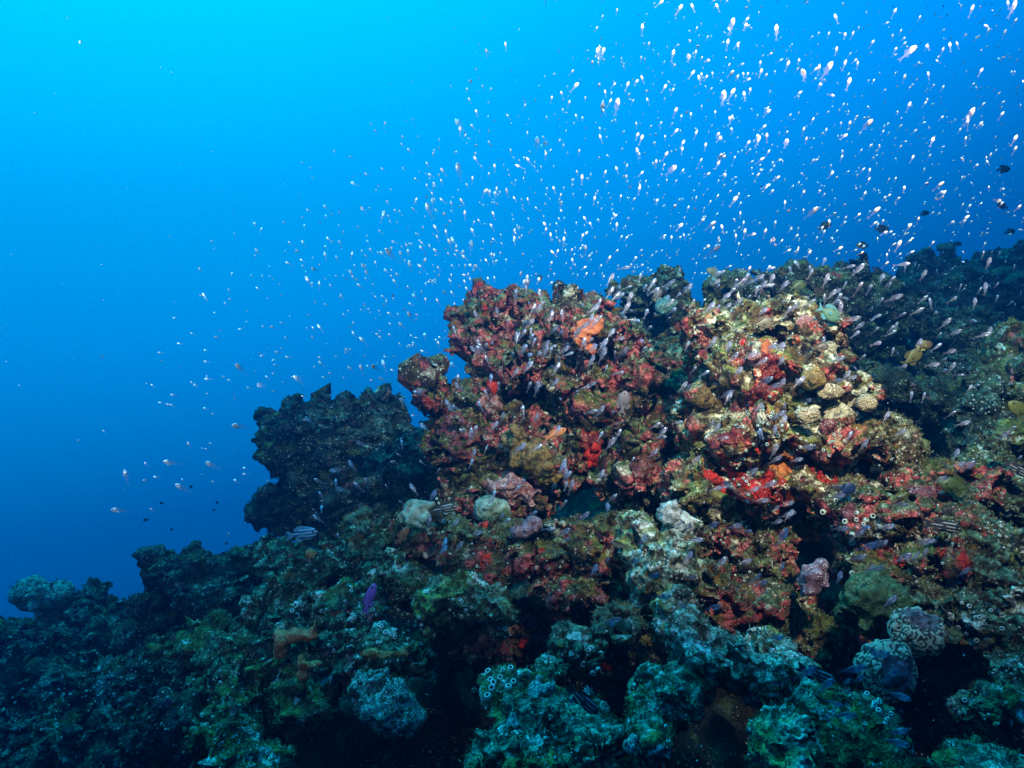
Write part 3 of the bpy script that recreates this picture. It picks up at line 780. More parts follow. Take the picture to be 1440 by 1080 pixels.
SP = [
    (835, 640, 15, 16, M_redsp, "vivid scarlet sponge blob deep in the red coral head", 0, .02),
    (694, 541, 9, 11, M_redsp, "small scarlet sponge on the red head's open water side", 0, .016),
    (775, 509, 10, 8, M_redsp, "scarlet sponge spot at the edge of the red head's dark hollow", 0, .014),
    (822, 525, 8, 12, M_redsp, "narrow scarlet sponge under the orange sponge", 0, .014),
    (710, 527, 8, 14, M_deepred, "dark red sponge streak beside the small scarlet sponge", 0, .01),
    (706, 470, 26, 15, M_maroon, "maroon crust across the overhanging knob of the red head", .3, .006),
    (665, 482, 28, 10, M_maroon, "maroon crust on the underside of the overhanging knob", 0, .006),
    (640, 600, 34, 24, M_maroon, "broad maroon crust on the lower face of the red head", -.5, .006),
    (690, 570, 22, 18, M_pink, "dusty pink crust in the middle of the red head", 0, .006),
    (625, 640, 34, 14, M_maroon, "maroon crust at the foot of the red head", -.6, .006),
    (815, 560, 26, 22, M_deepred, "deep red crust in the shaded side of the red head", 0, .006),
    (870, 600, 20, 30, M_maroon, "maroon crust on the shaded flank facing the cream head", 0, .006),
    (820, 620, 30, 22, M_deepred, "deep red film around the vivid scarlet sponge", 0, .005),
    (990, 490, 9, 24, M_deepred, "blood red sponge down the cream head's narrow column", 0, .010),
    (1120, 478, 7, 8, M_orange, "tiny orange sponge high on the cream head", 0, .012),
    (1078, 488, 12, 10, M_orange, "orange stained crust near the top of the cream head", 0, .006),
    (1085, 520, 18, 26, M_deepred, "crimson granular crust down the middle of the cream head", .5, .006),
    (1070, 550, 30, 10, M_deepred, "crimson band above the small dark notch of the cream head", .2, .008),
    (1060, 505, 14, 12, M_pink, "rosy crust beside the crimson granular crust", 0, .006),
    (1130, 452, 12, 10, M_pink, "rosy knob crust at the crown of the cream head", 0, .008),
    (1170, 490, 18, 10, M_cream, "cream white crust on the cream head's upper corner", 0, .008),
    (1180, 580, 26, 12, M_cream, "cream crust along the cream head's outer rim", .4, .008),
    (1040, 570, 20, 10, M_maroon, "reddish lump beside the small dark notch", .4, .008),
    (1095, 655, 34, 16, M_rust, "rust orange sponge glowing under the cream head's lower lip", .15, .012),
    (1020, 620, 26, 16, M_deepred, "crimson sponge on the cream head's lower inner face", .2, .01),
    (1075, 700, 44, 12, M_deepred, "long crimson sponge beneath the lowest lip of the cream head", .2, .012),
    (1060, 718, 24, 6, M_redsp, "bright red strip at the very base of the cream head", .1, .012),
    (1165, 600, 18, 14, M_maroon, "maroon crust below the yellowish ribbed coral", 0, .006),
    (1155, 640, 26, 12, M_maroon, "maroon crust on the cream head's lowest outer bulge", 0, .006),
    (682, 790, 13, 9, M_redsp, "red sponge tucked in the middle ridge", .2, .012),
    (612, 741, 11, 7, M_orange, "orange sponge beside the pale coral clump", 0, .010),
    (682, 740, 10, 7, M_redsp, "crimson sponge under the pale green knob coral", 0, .012),
    (748, 782, 9, 10, M_rust, "rust yellow sponge on the middle ridge", 0, .010),
    (735, 902, 10, 8, M_redsp, "orange red sponge alone in the shadowed hollow", 0, .014),
    (690, 900, 44, 16, M_maroon, "maroon sponge folds inside the shadowed hollow", .3, .010),
    (850, 845, 36, 14, M_maroon, "maroon sponge below the middle ridge beside the spine", .2, .010),
    (775, 850, 16, 20, M_maroon, "pinkish maroon lump in the shadow under the middle ridge", 0, .010),
    (852, 938, 34, 7, M_redsp, "long red sponge under the slanting ledge", .45, .012),
    (848, 902, 9, 7, M_redsp, "red sponge dot above the long red sponge", 0, .012),
    (1195, 722, 12, 18, M_maroon, "maroon crust beside the ring of large sea squirts", 0, .006),
    (1290, 690, 40, 9, M_maroon, "wine red band across the broad shelf", 0, .008),
    (1190, 772, 14, 10, M_deepred, "crimson sponge on the lip of the black hollow", 0, .010),
    (1265, 792, 12, 8, M_redsp, "small crimson sponge on the green slope", 0, .008),
    (540, 920, 34, 9, M_rust, "dull rust sponge under a dark overhang", 0, .008),
    (435, 780, 10, 8, M_rust, "dull brown sponge on the rubble behind the orange sponge", 0, .008),
    (915, 720, 10, 16, M_maroon, "maroon crust at the top of the gap between the heads", 0, .006),
    (900, 655, 16, 20, M_maroon, "maroon crust on the rounded lump beside the dark gap", 0, .006),
    (955, 462, 9, 12, M_deepred, "red sponge hanging on the pointed coral head", 0, .010),
    (1040, 800, 14, 9, M_deepred, "crimson crust in the rubble beneath the cream head", 0, .008),
    (1362, 655, 22, 7, M_rust, "rust red dots of sponge under the dim boulder", 0, .006),
    (1060, 870, 34, 8, M_deepred, "dark red film along the shadowed shelf", .3, .006),
]
for k, (px, py, rx, ry, mat, lab, rot, th) in enumerate(SP):
    sponge(px, py, rx, ry, mat, lab, seed=k * 3.1, rot=rot, thick=th)

rock("orange_sponge", "large ragged orange sponge on the red coral head's top", "sponge", [
    (822, 478, 2.14, 11, 9, .02), (812, 466, 2.14, 10, 6, .02), (834, 462, 2.14, 12, 8, .02), (826, 450, 2.14, 10, 6, .015), (840, 450, 2.14, 5, 9, .012), (816, 488, 2.13, 7, 8, .015), (830, 490, 2.13, 8, 6, .015)],
    M_orange, 257, lumps=16, amp=1.2, knob=.016, keep=False, lump_r=(.15, .35))
rock("orange_sponge", "tattered orange sponge with upright tips on the olive rock", "sponge", [
    (398, 900, 1.5, 10, 14, .02), (415, 893, 1.5, 13, 7, .02), (432, 890, 1.5, 12, 7, .018), (445, 877, 1.5, 3, 10, .01), (440, 886, 1.5, 5, 8, .012), (390, 888, 1.5, 4, 8, .012), (395, 915, 1.5, 6, 6, .012)],
    M_orange, 263, lumps=30, amp=.8, knob=.014, keep=False, lump_r=(.15, .4))
rock("orange_sponge", "lower orange red sponge strip below the tattered one", "sponge", [
    (425, 932, 1.44, 6, 12, .014), (440, 935, 1.44, 14, 5, .014), (428, 948, 1.44, 8, 8, .014)],
    M_rust, 269, lumps=8, amp=.4, knob=.018, keep=False)

bpy.context.view_layer.update()
DG = bpy.context.evaluated_depsgraph_get()


# --- branching corals
def branching(name, label, px, py, size_px, mat, seed, n=26):
    h = cast(px, py)
    if not h: return
    loc, no, _ = h
    d = loc.y; S = size_px * K * d
    g = np.random.default_rng(seed)
    vs, fs, nn = [], [], 0
    ring = 5

    def twig(p0, p1, r0, r1):
        nonlocal nn
        ax = p1 - p0; ln = np.linalg.norm(ax); ax /= ln
        a = np.cross(ax, [0.3, 0.9, 0.2]); a /= np.linalg.norm(a); b = np.cross(ax, a)
        ang = np.arange(ring) * 2 * math.pi / ring
        cir = np.outer(np.cos(ang), a) + np.outer(np.sin(ang), b)
        v = np.concatenate([p0 + cir * r0, p1 + cir * r1, [p1 + ax * r1]])
        f = [[i, (i + 1) % ring, ring + (i + 1) % ring] for i in range(ring)] + [[i, ring + (i + 1) % ring, ring + i] for i in range(ring)] + \
            [[ring + i, ring + (i + 1) % ring, 2 * ring] for i in range(ring)]
        vs.append(v); fs.append(np.array(f) + nn); nn += len(v)

    for _ in range(n):
        u = np.array(no) * 0.8 + g.normal(size=3) * 0.7; u[1] -= .2; u /= np.linalg.norm(u)
        p = g.normal(size=3) * S * .12 - np.array(no) * S * .1
        q_ = p + u * S * g.uniform(.4, .7)
        twig(p, q_, S * .07, S * .05)
        for _ in range(3):
            w = u + g.normal(size=3) * .7; w /= np.linalg.norm(w)
            e = q_ + w * S * g.uniform(.2, .4)
            twig(q_ - u * S * .05, e, S * .05, S * .035)
    me = new_mesh(name, np.concatenate(vs), np.concatenate(fs), mats=[mat])
    tag(obj(name, me, loc=loc), label, "coral")


branching("branching_coral", "little white branching coral beside the striped fish in the foreground", 825, 975, 13, M_white, 5, 22)
branching("branching_coral", "golden branching coral bush in the shade of the spine", 905, 905, 16, M_ochre, 6, 26)
branching("branching_coral", "pale twiggy coral on top of the red coral head", 745, 450, 11, M_cream, 7, 18)
branching("branching_coral", "yellow green twiggy coral on the broad shelf", 1312, 762, 9, M_ochre, 8, 18)
branching("branching_coral", "bushy dim coral on the outer reef edge", 125, 835, 18, M_turq, 10, 30)

# ------------------------------------------------------------------ sea squirts


def squirt_mesh(nseg=12):
    prof = [(0.55, -0.35), (0.95, 0.15), (1.0, 0.65), (0.86, 1.0), (0.62, 1.08), (0.46, 1.0), (0.40, 0.55), (0.0, 0.45)]
    v, f, mi = [], [], []
    for r, z_ in prof:
        for k in range(nseg):
            a = 2 * math.pi * k / nseg; v.append((r * math.cos(a), r * math.sin(a), z_))
    for i in range(len(prof) - 1):
        for k in range(nseg):
            a, b = i * nseg + k, i * nseg + (k + 1) % nseg
            f.append((a, b, b + nseg, a + nseg)); mi.append(1 if i >= 5 else 0)
    return np.array(v, np.float32), np.array(f, np.int32), np.array(mi)


SV, SF, SMI = squirt_mesh()
keep_b = SMI == 0
body_me = new_mesh("sea_squirt", SV, SF[keep_b], mats=[M_tunic])
open_me = new_mesh("opening", SV, SF[~keep_b], mats=[M_inside])


def frame_from(n, g):
    n = np.array(n, float); n /= np.linalg.norm(n)
    n = n + g.normal(size=3) * 0.25; n /= np.linalg.norm(n)
    a = np.cross(n, g.normal(size=3)); a /= np.linalg.norm(a); b = np.cross(n, a)
    return np.stack([a, b, n], 1)


SQ = [  # cluster centre, spread px, count, radius in m, what they grow on, group
    (1198, 733, 32, 18, .0062, "large ringed sea squirt in the cluster at the lip of the black hollow", "large sea squirts at the black hollow"),
    (700, 955, 26, 13, .0066, "big bluish sea squirt on the end of the mossy foreground boulder", "big bluish sea squirts on the mossy boulder"),
    (510, 860, 32, 30, .0044, "sea squirt around the purple fish", "sea squirts around the purple fish"),
    (570, 880, 24, 16, .0042, "sea squirt on the dark slope past the purple fish", "sea squirts on the dark slope"),
    (540, 900, 16, 7, .0042, "sea squirt in the black hollow under the purple fish", "sea squirts in the black hollow"),
    (655, 860, 22, 10, .004, "sea squirt on the shadowed side of the pale green mound", "sea squirts by the pale green mound"),
    (845, 930, 24, 9, .005, "sea squirt on the red sponge rock under the slanting ledge", "sea squirts under the slanting ledge"),
    (1250, 985, 36, 24, .0040, "pale sea squirt in the dark beneath the brain corals", "sea squirts beneath the brain corals"),
    (1330, 990, 30, 10, .0040, "scattered sea squirt on the dark wall past the brain corals", "sea squirts past the brain corals"),
    (1150, 600, 40, 34, .0042, "small white sea squirt on the cream coral head", "white sea squirts on the cream head"),
    (1060, 590, 45, 34, .0040, "small sea squirt on the inner face of the cream coral head", "sea squirts on the cream head's inner face"),
    (1030, 660, 40, 20, .0040, "small sea squirt low on the cream coral head", "sea squirts low on the cream head"),
    (1000, 770, 40, 24, .0036, "small sea squirt in the rubble beside the white coral", "sea squirts beside the white coral"),
    (620, 720, 24, 12, .0048, "sea squirt beside the pale coral clump", "sea squirts beside the pale coral clump"),
    (420, 860, 20, 6, .007, "large teal sea squirt above the orange sponge", "large teal sea squirts above the orange sponge"),
    (1370, 880, 40, 26, .0042, "teal sea squirt on the speckled slope at the photo's edge", "teal sea squirts on the speckled slope"),
]
g = np.random.default_rng(77)
nsq = 0
for cx, cy_, sp_, n, rad, lab, grp in SQ:
    for _ in range(n):
        for _try in range(6):
            h = cast(cx + g.normal() * sp_ * .62, cy_ + g.normal() * sp_ * .62)
            if h and h[2] in ROCKS: break
        else: continue
        loc, no, _ = h
        if no.dot(CAM - loc) < 0: no = -no
        no = (no + (CAM - loc).normalized() * 0.5)
        r = rad * g.uniform(.7, 1.25)
        Mx = frame_from(no, g)
        b = obj("sea_squirt", body_me)
        b.matrix_world = Matrix.Translation(loc) @ Matrix(Mx.tolist()).to_4x4() @ Matrix.Diagonal((r, r, r * g.uniform(.8, 1.2), 1))
        tag(b, lab, "sea squirt", grp)
        e = obj("opening", open_me, b)
        nsq += 1

# the countless small ones, one object
SMALL = [(820, 505, 60, 150), (780, 600, 50, 90), (760, 450, 70, 90), (690, 620, 60, 80), (640, 560, 40, 60), (450, 620, 60, 200), (540, 640, 50, 110), (430, 690, 50, 90), (560, 610, 30, 50),
         (1090, 480, 70, 110), (1180, 680, 60, 90), (1260, 660, 40, 60), (900, 690, 30, 40), (1300, 770, 60, 120), (1390, 560, 30, 120), (1400, 720, 40, 90), (1380, 950, 50, 90), (1200, 400, 60, 90),
         (1320, 420, 60, 90), (110, 940, 50, 170), (200, 930, 50, 120), (60, 1000, 50, 90), (330, 960, 50, 90), (440, 900, 60, 90), (420, 830, 50, 80), (540, 980, 40, 90), (700, 780, 60, 80),
         (820, 790, 60, 80), (960, 830, 50, 90), (1080, 800, 60, 90), (1120, 1000, 50, 60), (780, 1030, 60, 90), (930, 1000, 40, 60), (300, 800, 50, 60), (90, 860, 50, 80), (340, 1050, 40, 70),
         (1050, 430, 50, 60), (950, 500, 40, 60)]
sv, sf, smi = squirt_mesh(7)
vs, fs, mi, nn = [], [], [], 0
for cx, cy_, sp_, n in SMALL:
    for _ in range(int(n * .6)):
        h = cast(cx + g.normal() * sp_ * .6, cy_ + g.normal() * sp_ * .6)
        if not h or h[2] not in ROCKS: continue
        loc, no, _ = h
        if no.dot(CAM - loc) < 0: no = -no
        r = .0012 + .0034 * g.beta(1.2, 3.0)
        vs.append((sv * r) @ frame_from(no, g).T + np.array(loc)); fs.append(sf + nn); mi.append(smi); nn += len(sv)
tag(obj("small_sea_squirts", new_mesh("small_sea_squirts", np.concatenate(vs), np.concatenate(fs), mats=[M_tunic, M_inside], midx=np.concatenate(mi))),
    "countless tiny pale sea squirts dotted over all the rocks", "sea squirts", kind='stuff')

# ------------------------------------------------------------------ turf and polyps over all the rocks
tv, tf_, tn = [], [], 0
pv, pf_, pn = [], [], 0
iv, if_ = ICO[1]
for o in ROCKS:
    co, no, fc = rock_arrays(o)
    if fc is None: continue
    cen = co[fc].mean(1); fn = no[fc].mean(1)
    e1 = co[fc[:, 2]] - co[fc[:, 0]]; e2 = co[fc[:, 3]] - co[fc[:, 1]]
    ar = 0.5 * np.linalg.norm(np.cross(e1, e2), axis=1)
    x, y, d = proj(cen)
    view = np.array(CAM) - cen; view /= np.linalg.norm(view, axis=1)[:, None]
    vis = ((fn * view).sum(1) > -0.35) & (x > -150) & (x < 1590) & (y > -50) & (y < 1180) & (cen[:, 1] > .5) & (cen[:, 1] < 4.8)
    ar = ar * vis
    if ar.sum() <= 0: continue
    p = ar / ar.sum()
    # turf: short blades, denser where the face looks up
    n = int(min(14000, ar.sum() * 11000))
    pick = g.choice(len(p), n, p=p)
    m = (fbm(cen[pick] / .12 + 4, 2) + 0.5 * fn[pick, 2]) > 0.10
    pick = pick[m]
    n = len(pick)
    if n:
        k = 3
        pk_ = np.repeat(pick, k); n3 = len(pk_)
        dirv = fn[pk_] * 0.8 + g.normal(size=(n3, 3)) * .6; dirv[:, 2] += .25
        dirv /= np.linalg.norm(dirv, axis=1)[:, None]
        side = np.cross(dirv, g.normal(size=(n3, 3))); side /= np.linalg.norm(side, axis=1)[:, None]
        ln = g.uniform(.004, .011, n3)[:, None]; wd = g.uniform(.0007, .0016, n3)[:, None]
        b0 = cen[pk_] + g.normal(size=(n3, 3)) * .003 - fn[pk_] * .001
        mid_ = b0 + dirv * ln * .55 + g.normal(size=(n3, 3)) * .001
        v = np.stack([b0 - side * wd, b0 + side * wd, mid_ + side * wd * .8, mid_ - side * wd * .8, b0 + dirv * ln + g.normal(size=(n3, 3)) * .0015], 1)
        tv.append(v.reshape(-1, 3)); ii = np.arange(n3)[:, None] * 5 + tn
        tf_.append((ii + np.array([[0, 1, 2]]))); tf_.append((ii + np.array([[0, 2, 3]]))); tf_.append(ii + np.array([[3, 2, 4]])); tn += n3 * 5
    n = int(min(1500, ar.sum() * 1300))
    pick = g.choice(len(p), n, p=p)
    pick = pick[fbm(cen[pick] / .10 - 8, 2) > .22]
    if len(pick):
        r = g.uniform(.0011, .0028, len(pick))
        v = iv[None] * r[:, None, None] + (cen[pick] + fn[pick] * r[:, None] * .4)[:, None, :]
        pv.append(v.reshape(-1, 3)); pf_.append((if_[None] + (np.arange(len(pick)) * len(iv))[:, None, None] + pn).reshape(-1, 3)); pn += len(pick) * len(iv)
tag(obj("turf_algae", new_mesh("turf_algae", np.concatenate(tv), np.concatenate(tf_), smooth=False, mats=[M_turf])), "short olive turf algae covering the reef rocks", "algae", kind='stuff')
tag(obj("coral_polyps", new_mesh("coral_polyps", np.concatenate(pv), np.concatenate(pf_), mats=[M_polyp])), "tiny pale polyps peppered over the reef rocks", "polyps", kind='stuff')

# ------------------------------------------------------------------ fish


def loft(xs_, hs, ts, zc, seg):
    v = []
    for x, h, t, zz in zip(xs_, hs, ts, zc):
        for k in range(seg):
            a = 2 * math.pi * k / seg
            v.append((x, t * math.cos(a), zz + h * math.sin(a)))
    f = []
    for i in range(len(xs_) - 1):
        for k in range(seg):
            a, b = i * seg + k, i * seg + (k + 1) % seg
            f.append((a, a + seg, b + seg, b))
    return np.array(v, np.float32), np.array(f, np.int32)


def fish_body(H, T, rings=12, seg=10, peak=0.35, ped=0.16):
    t = np.linspace(0, 1, rings)
    x = 0.5 - 0.82 * t
    prof = np.where(t < peak, np.sin(np.clip(t / peak, 0, 1) * math.pi / 2) ** 0.62, ped + (1 - ped) * (0.5 + 0.5 * np.cos(np.clip((t - peak) / (1 - peak), 0, 1) * math.pi)) ** 0.9)
    prof[0] = 0.06
    return loft(x, H / 2 * prof, T / 2 * np.clip(prof * (1 - .45 * t), .03, 1), np.zeros(rings), seg)


def plate(pts, th):
    """thin fin from an outline in xz"""
    n = len(pts); pts = np.array(pts)
    v = np.concatenate([np.stack([pts[:, 0], np.full(n, th), pts[:, 1]], 1), np.stack([pts[:, 0], np.full(n, -th), pts[:, 1]], 1)])
    c = [[pts[:, 0].mean(), th, pts[:, 1].mean()], [pts[:, 0].mean(), -th, pts[:, 1].mean()]]
    v = np.concatenate([v, c])
    f = []
    for i in range(n):
        j = (i + 1) % n
        f += [(i, j, 2 * n), (n + j, n + i, 2 * n + 1), (i, n + i, n + j), (i, n + j, j)]
    return v.astype(np.float32), np.array(f, np.int32)


def tail_pts(H, fork):
    return [(-.30, .05 * H / .3), (-.36, .09 * H / .3), (-.5, H * .42), (-.47, H * .22), (-.44 + fork * -.0, 0.0), (-.47, -H * .22), (-.5, -H * .42), (-.36, -.09 * H / .3), (-.30, -.05 * H / .3)]


def place(o, px, py, d, length, ang, tilt=0.0, roll=0.0):
    """head along image angle ang (degrees, anticlockwise from +x)"""
    a = R(ang)
    f = Vector((math.cos(a) * math.cos(tilt), math.sin(tilt), math.sin(a) * math.cos(tilt)))
    up = Vector((-math.sin(a), 0.0, math.cos(a)))
    if up.z < 0 or (abs(up.z) < .05 and up.x > 0): up = -up
    s_ = up.cross(f).normalized(); up = f.cross(s_).normalized()
    m = Matrix((f, s_, up)).transposed()
    m = m @ Matrix.Rotation(roll, 3, 'X')
    o.matrix_world = Matrix.Translation(P(px, py, d)) @ m.to_4x4() @ Matrix.Diagonal((length, length, length, 1))


# glassy school fish: body mesh is the thing, fins and eyes its parts
gv, gf = fish_body(.27, .13, 22, 12, .34, .15)
glass_me = new_mesh("glass_fish", gv, gf, mats=[M_glass]); attr(glass_me, "silver", sstep(.14, .28, gv[:, 0] + .8 * np.clip(-gv[:, 2], -.1, .1)) * .95)
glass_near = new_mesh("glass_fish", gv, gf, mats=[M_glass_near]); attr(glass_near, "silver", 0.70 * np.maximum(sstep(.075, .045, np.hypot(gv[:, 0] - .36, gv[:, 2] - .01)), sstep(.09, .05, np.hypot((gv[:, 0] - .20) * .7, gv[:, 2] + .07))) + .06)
tvv, tff = plate(tail_pts(.24, .5), .004)
gtail = new_mesh("tail_fin", tvv, tff, smooth=False, mats=[M_fin])
dvv, dff = plate([(.12, .11), (.05, .20), (-.06, .13), (-.10, .07), (.0, .10)], .003)
gdors = new_mesh("dorsal_fin", dvv, dff, smooth=False, mats=[M_fin])
avv, aff = plate([(.02, -.10), (-.06, -.17), (-.2, -.07), (-.2, -.04)], .003)
ganal = new_mesh("anal_fin", avv, aff, smooth=False, mats=[M_fin])
ev, ef = ICO[2]
geye = new_mesh("eye", ev * np.array([.030, .012, .030]), ef, mats=[M_eye])


def glass_fish(px, py, d, length, ang, tilt, label, group, near=False):
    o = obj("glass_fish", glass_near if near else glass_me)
    place(o, px, py, d, length, ang, tilt, rnd.uniform(-.3, .3))
    tag(o, label, "fish", group)
    for me in (gtail, gdors, ganal): obj(me.name, me, o)
    for s_ in (-1, 1): obj("eye", geye, o, (.385, .048 * s_, .022))
    return o


ANG = np.array([(640, 100, 100), (700, 60, 92), (850, 80, 78), (1000, 90, 72), (1250, 100, 62), (1400, 60, 78), (1400, 300, 58), (1100, 280, 56), (900, 250, 75), (700, 280, 105), (600, 300, 118), (480, 250, 125),
                (400, 350, 120), (300, 350, 130), (350, 540, 172), (260, 660, 155), (180, 720, 150), (480, 640, 160), (560, 570, 155), (650, 480, 115), (600, 520, 150), (750, 500, 50), (900, 430, 46), (1050, 430, 42),
                (1100, 560, 40), (1300, 450, 50), (1330, 540, 35), (1200, 650, 35), (1100, 720, 28), (1250, 780, 22), (1250, 950, 4), (950, 850, 25), (700, 780, 35), (650, 700, 42), (780, 650, 45), (550, 650, 140)], float)


def heading(x, y):
    w = 1 / ((ANG[:, 0] - x) ** 2 + (ANG[:, 1] - y) ** 2 + 900) ** 1.5
    a = np.radians(ANG[:, 2])
    return math.degrees(math.atan2((w * np.sin(a)).sum(), (w * np.cos(a)).sum()))


BX = ([-20, 60, 100, 180, 210, 260, 340, 430, 510, 600, 720, 800], [700, 650, 600, 500, 440, 390, 290, 210, 130, 90, 150, 200])
spots = []                                           # px, py, d, length
g = np.random.default_rng(2024)
# open water above the reef
while len(spots) < 2100:
    x, y = g.uniform(0, 1460), g.uniform(-15, 760)
    xl = np.interp(y, *BX)
    if x < xl: continue
    t = (x - xl)
    dens = np.clip(t / 280, .10, 1) * (0.62 + 0.5 * math.exp(-((x - 1080) / 260) ** 2 - ((y - 270) / 120) ** 2) + .35 * math.exp(-((x - 850) / 150) ** 2 - ((y - 330) / 80) ** 2) + .45 * math.exp(-((x - 600) / 150) ** 2 - ((y - 330) / 110) ** 2))
    if y > 430: dens *= 0.6
    if y > 560: dens *= 0.45
    if y < 60 and x < 950: dens *= .5
    if g.uniform() > dens: continue
    d = 1.0 + 2.5 * g.beta(2.0, 1.25)
    if x < 700: d0 = np.interp(x, [150, 700], [.70, .9]); d = d0 + (d - 1.0) * np.interp(x, [150, 700], [.10, .9])
    h = cast(x, y)
    if h and d > h[0].y - .12: continue
    if h and g.uniform() < .6: continue
    spots.append((x, y, d, g.uniform(.016, .027) * np.interp(x, [150, 700], [.36, 1.0]) * (1.25 if h else 1), 3 if h else 0))
# fish hanging close in front of the coral
for cx, cy_, sx, sy, n, dmin in [(770, 480, 80, 50, 75, 1.5), (900, 420, 40, 30, 30, 1.7), (1080, 520, 90, 80, 42, 1.35), (1040, 400, 50, 30, 20, 1.7), (1300, 480, 80, 80, 30, 1.6), (1180, 430, 50, 40, 16, 1.6),
                                 (1080, 680, 90, 50, 22, 1.3), (1180, 780, 100, 60, 20, 1.15), (1220, 960, 60, 50, 16, 1.0), (960, 840, 80, 60, 12, 1.15), (720, 730, 90, 60, 18, 1.4), (820, 640, 80, 60, 20, 1.5),
                                 (480, 670, 70, 50, 14, 1.7), (1330, 700, 70, 60, 10, 1.4), (640, 600, 50, 50, 14, 1.6)]:
    for _ in range(int(n * 1.15)):
        x, y = cx + g.normal() * sx * .8, cy_ + g.normal() * sy * .8
        h = cast(x, y)
        d = g.uniform(dmin, dmin + .35) if not h else min(g.uniform(dmin, dmin + .45), h[0].y - .1)
        spots.append((x, y, d, g.uniform(.032, .044), 1))
# the single fish one can pick out in the photograph
for x, y in [(765, 204), (755, 204), (1028, 38), (968, 82), (943, 240), (1017, 138), (1092, 46), (867, 151), (842, 76), (1162, 100), (1217, 178), (1140, 300), (1086, 338), (1000, 354), (646, 243), (647, 176), (662, 349), (604, 298),
             (368, 542), (421, 535), (340, 600), (300, 655), (258, 687), (178, 672), (170, 718), (243, 651), (340, 520), (571, 569), (530, 518), (552, 360), (1105, 202), (1276, 75), (1423, 14), (1362, 165), (1130, 106)]:
    spots.append((x, y, g.uniform(.95, 1.15) if x > 600 else g.uniform(.72, .85), g.uniform(.024, .031) * (1 if x > 600 else .72), 2))


def zone(x, y, near):
    if y > 800: return ("small glassy fish with blue glint hovering in the dark lower hollows", "glassy fish in the dark hollows")
    if not near:
        if x < 560: return ("small bright silver fish at the thin outer fringe of the school in open blue water", "glassy fish at the outer fringe of the school")
        if x < 900: return ("small bright silver fish above the red coral head in open blue water", "glassy fish above the red head")
        if y < 150: return ("bright silver fish in the uppermost part of the dense school", "glassy fish in the top of the school")
        return ("bright silver fish in the densest part of the school above the cream coral head", "glassy fish above the cream head")
    if x < 600: return ("translucent silver fish in front of the dark blue coral head", "glassy fish before the dark head")
    if x < 930 and y < 690: return ("translucent silver headed fish close before the red coral head", "glassy fish before the red head")
    if x > 1230: return ("translucent silver fish before the dim reef wall beyond the cream head", "glassy fish before the dim reef wall")
    if y < 690: return ("translucent silver headed fish close before the cream coral head", "glassy fish before the cream head")
    return ("translucent blue tinted fish over the rubble below the two coral heads", "glassy fish over the rubble")


def app(s_): return s_[3] / s_[2]


spots.sort(key=lambda s_: (-(s_[4] in (1, 2)) * 0.004 - app(s_)))
single, rest = spots[:298], spots[298:]
for x, y, d, ln, k in single:
    lab, grp = zone(x, y, k in (1, 3))
    glass_fish(x, y, d, ln, heading(x, y) + g.normal() * 16, g.normal() * .55, lab, grp, k in (1, 3))
# everyone else in the school
bv, bf = fish_body(.27, .13, 9, 7, .34, .15)
bs = sstep(.10, .24, bv[:, 0])
lv = np.concatenate([bv, tvv * 1.0]); lf4, lf3 = bf, tff + len(bv)
lsil = np.concatenate([bs, np.zeros(len(tvv))])
vs, f4, f3, at, nn, k4, k3 = [], [], [], [], 0, [], []
nsil = np.concatenate([.65 * sstep(.24, .34, bv[:, 0]) + .06, np.zeros(len(tvv))])
dummy = bpy.data.objects.new("d", None)
for x, y, d, ln, k in rest:
    place(dummy, x, y, d, ln, heading(x, y) + g.normal() * 22, g.normal() * .7, g.uniform(-.4, .4))
    m = np.array(dummy.matrix_basis)
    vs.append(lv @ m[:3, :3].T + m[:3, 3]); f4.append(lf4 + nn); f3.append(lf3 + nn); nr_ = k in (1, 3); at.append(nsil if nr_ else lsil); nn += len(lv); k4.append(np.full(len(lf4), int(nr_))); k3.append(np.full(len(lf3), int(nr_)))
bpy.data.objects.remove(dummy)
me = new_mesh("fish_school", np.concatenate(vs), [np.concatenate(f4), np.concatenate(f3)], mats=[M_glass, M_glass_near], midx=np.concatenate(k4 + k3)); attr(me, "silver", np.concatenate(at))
tag(obj("fish_school", me), "vast school of tiny glassy fish glittering over the reef", "fish school", kind='stuff')

# larger fish, each its own shape and colour
FISH = {}


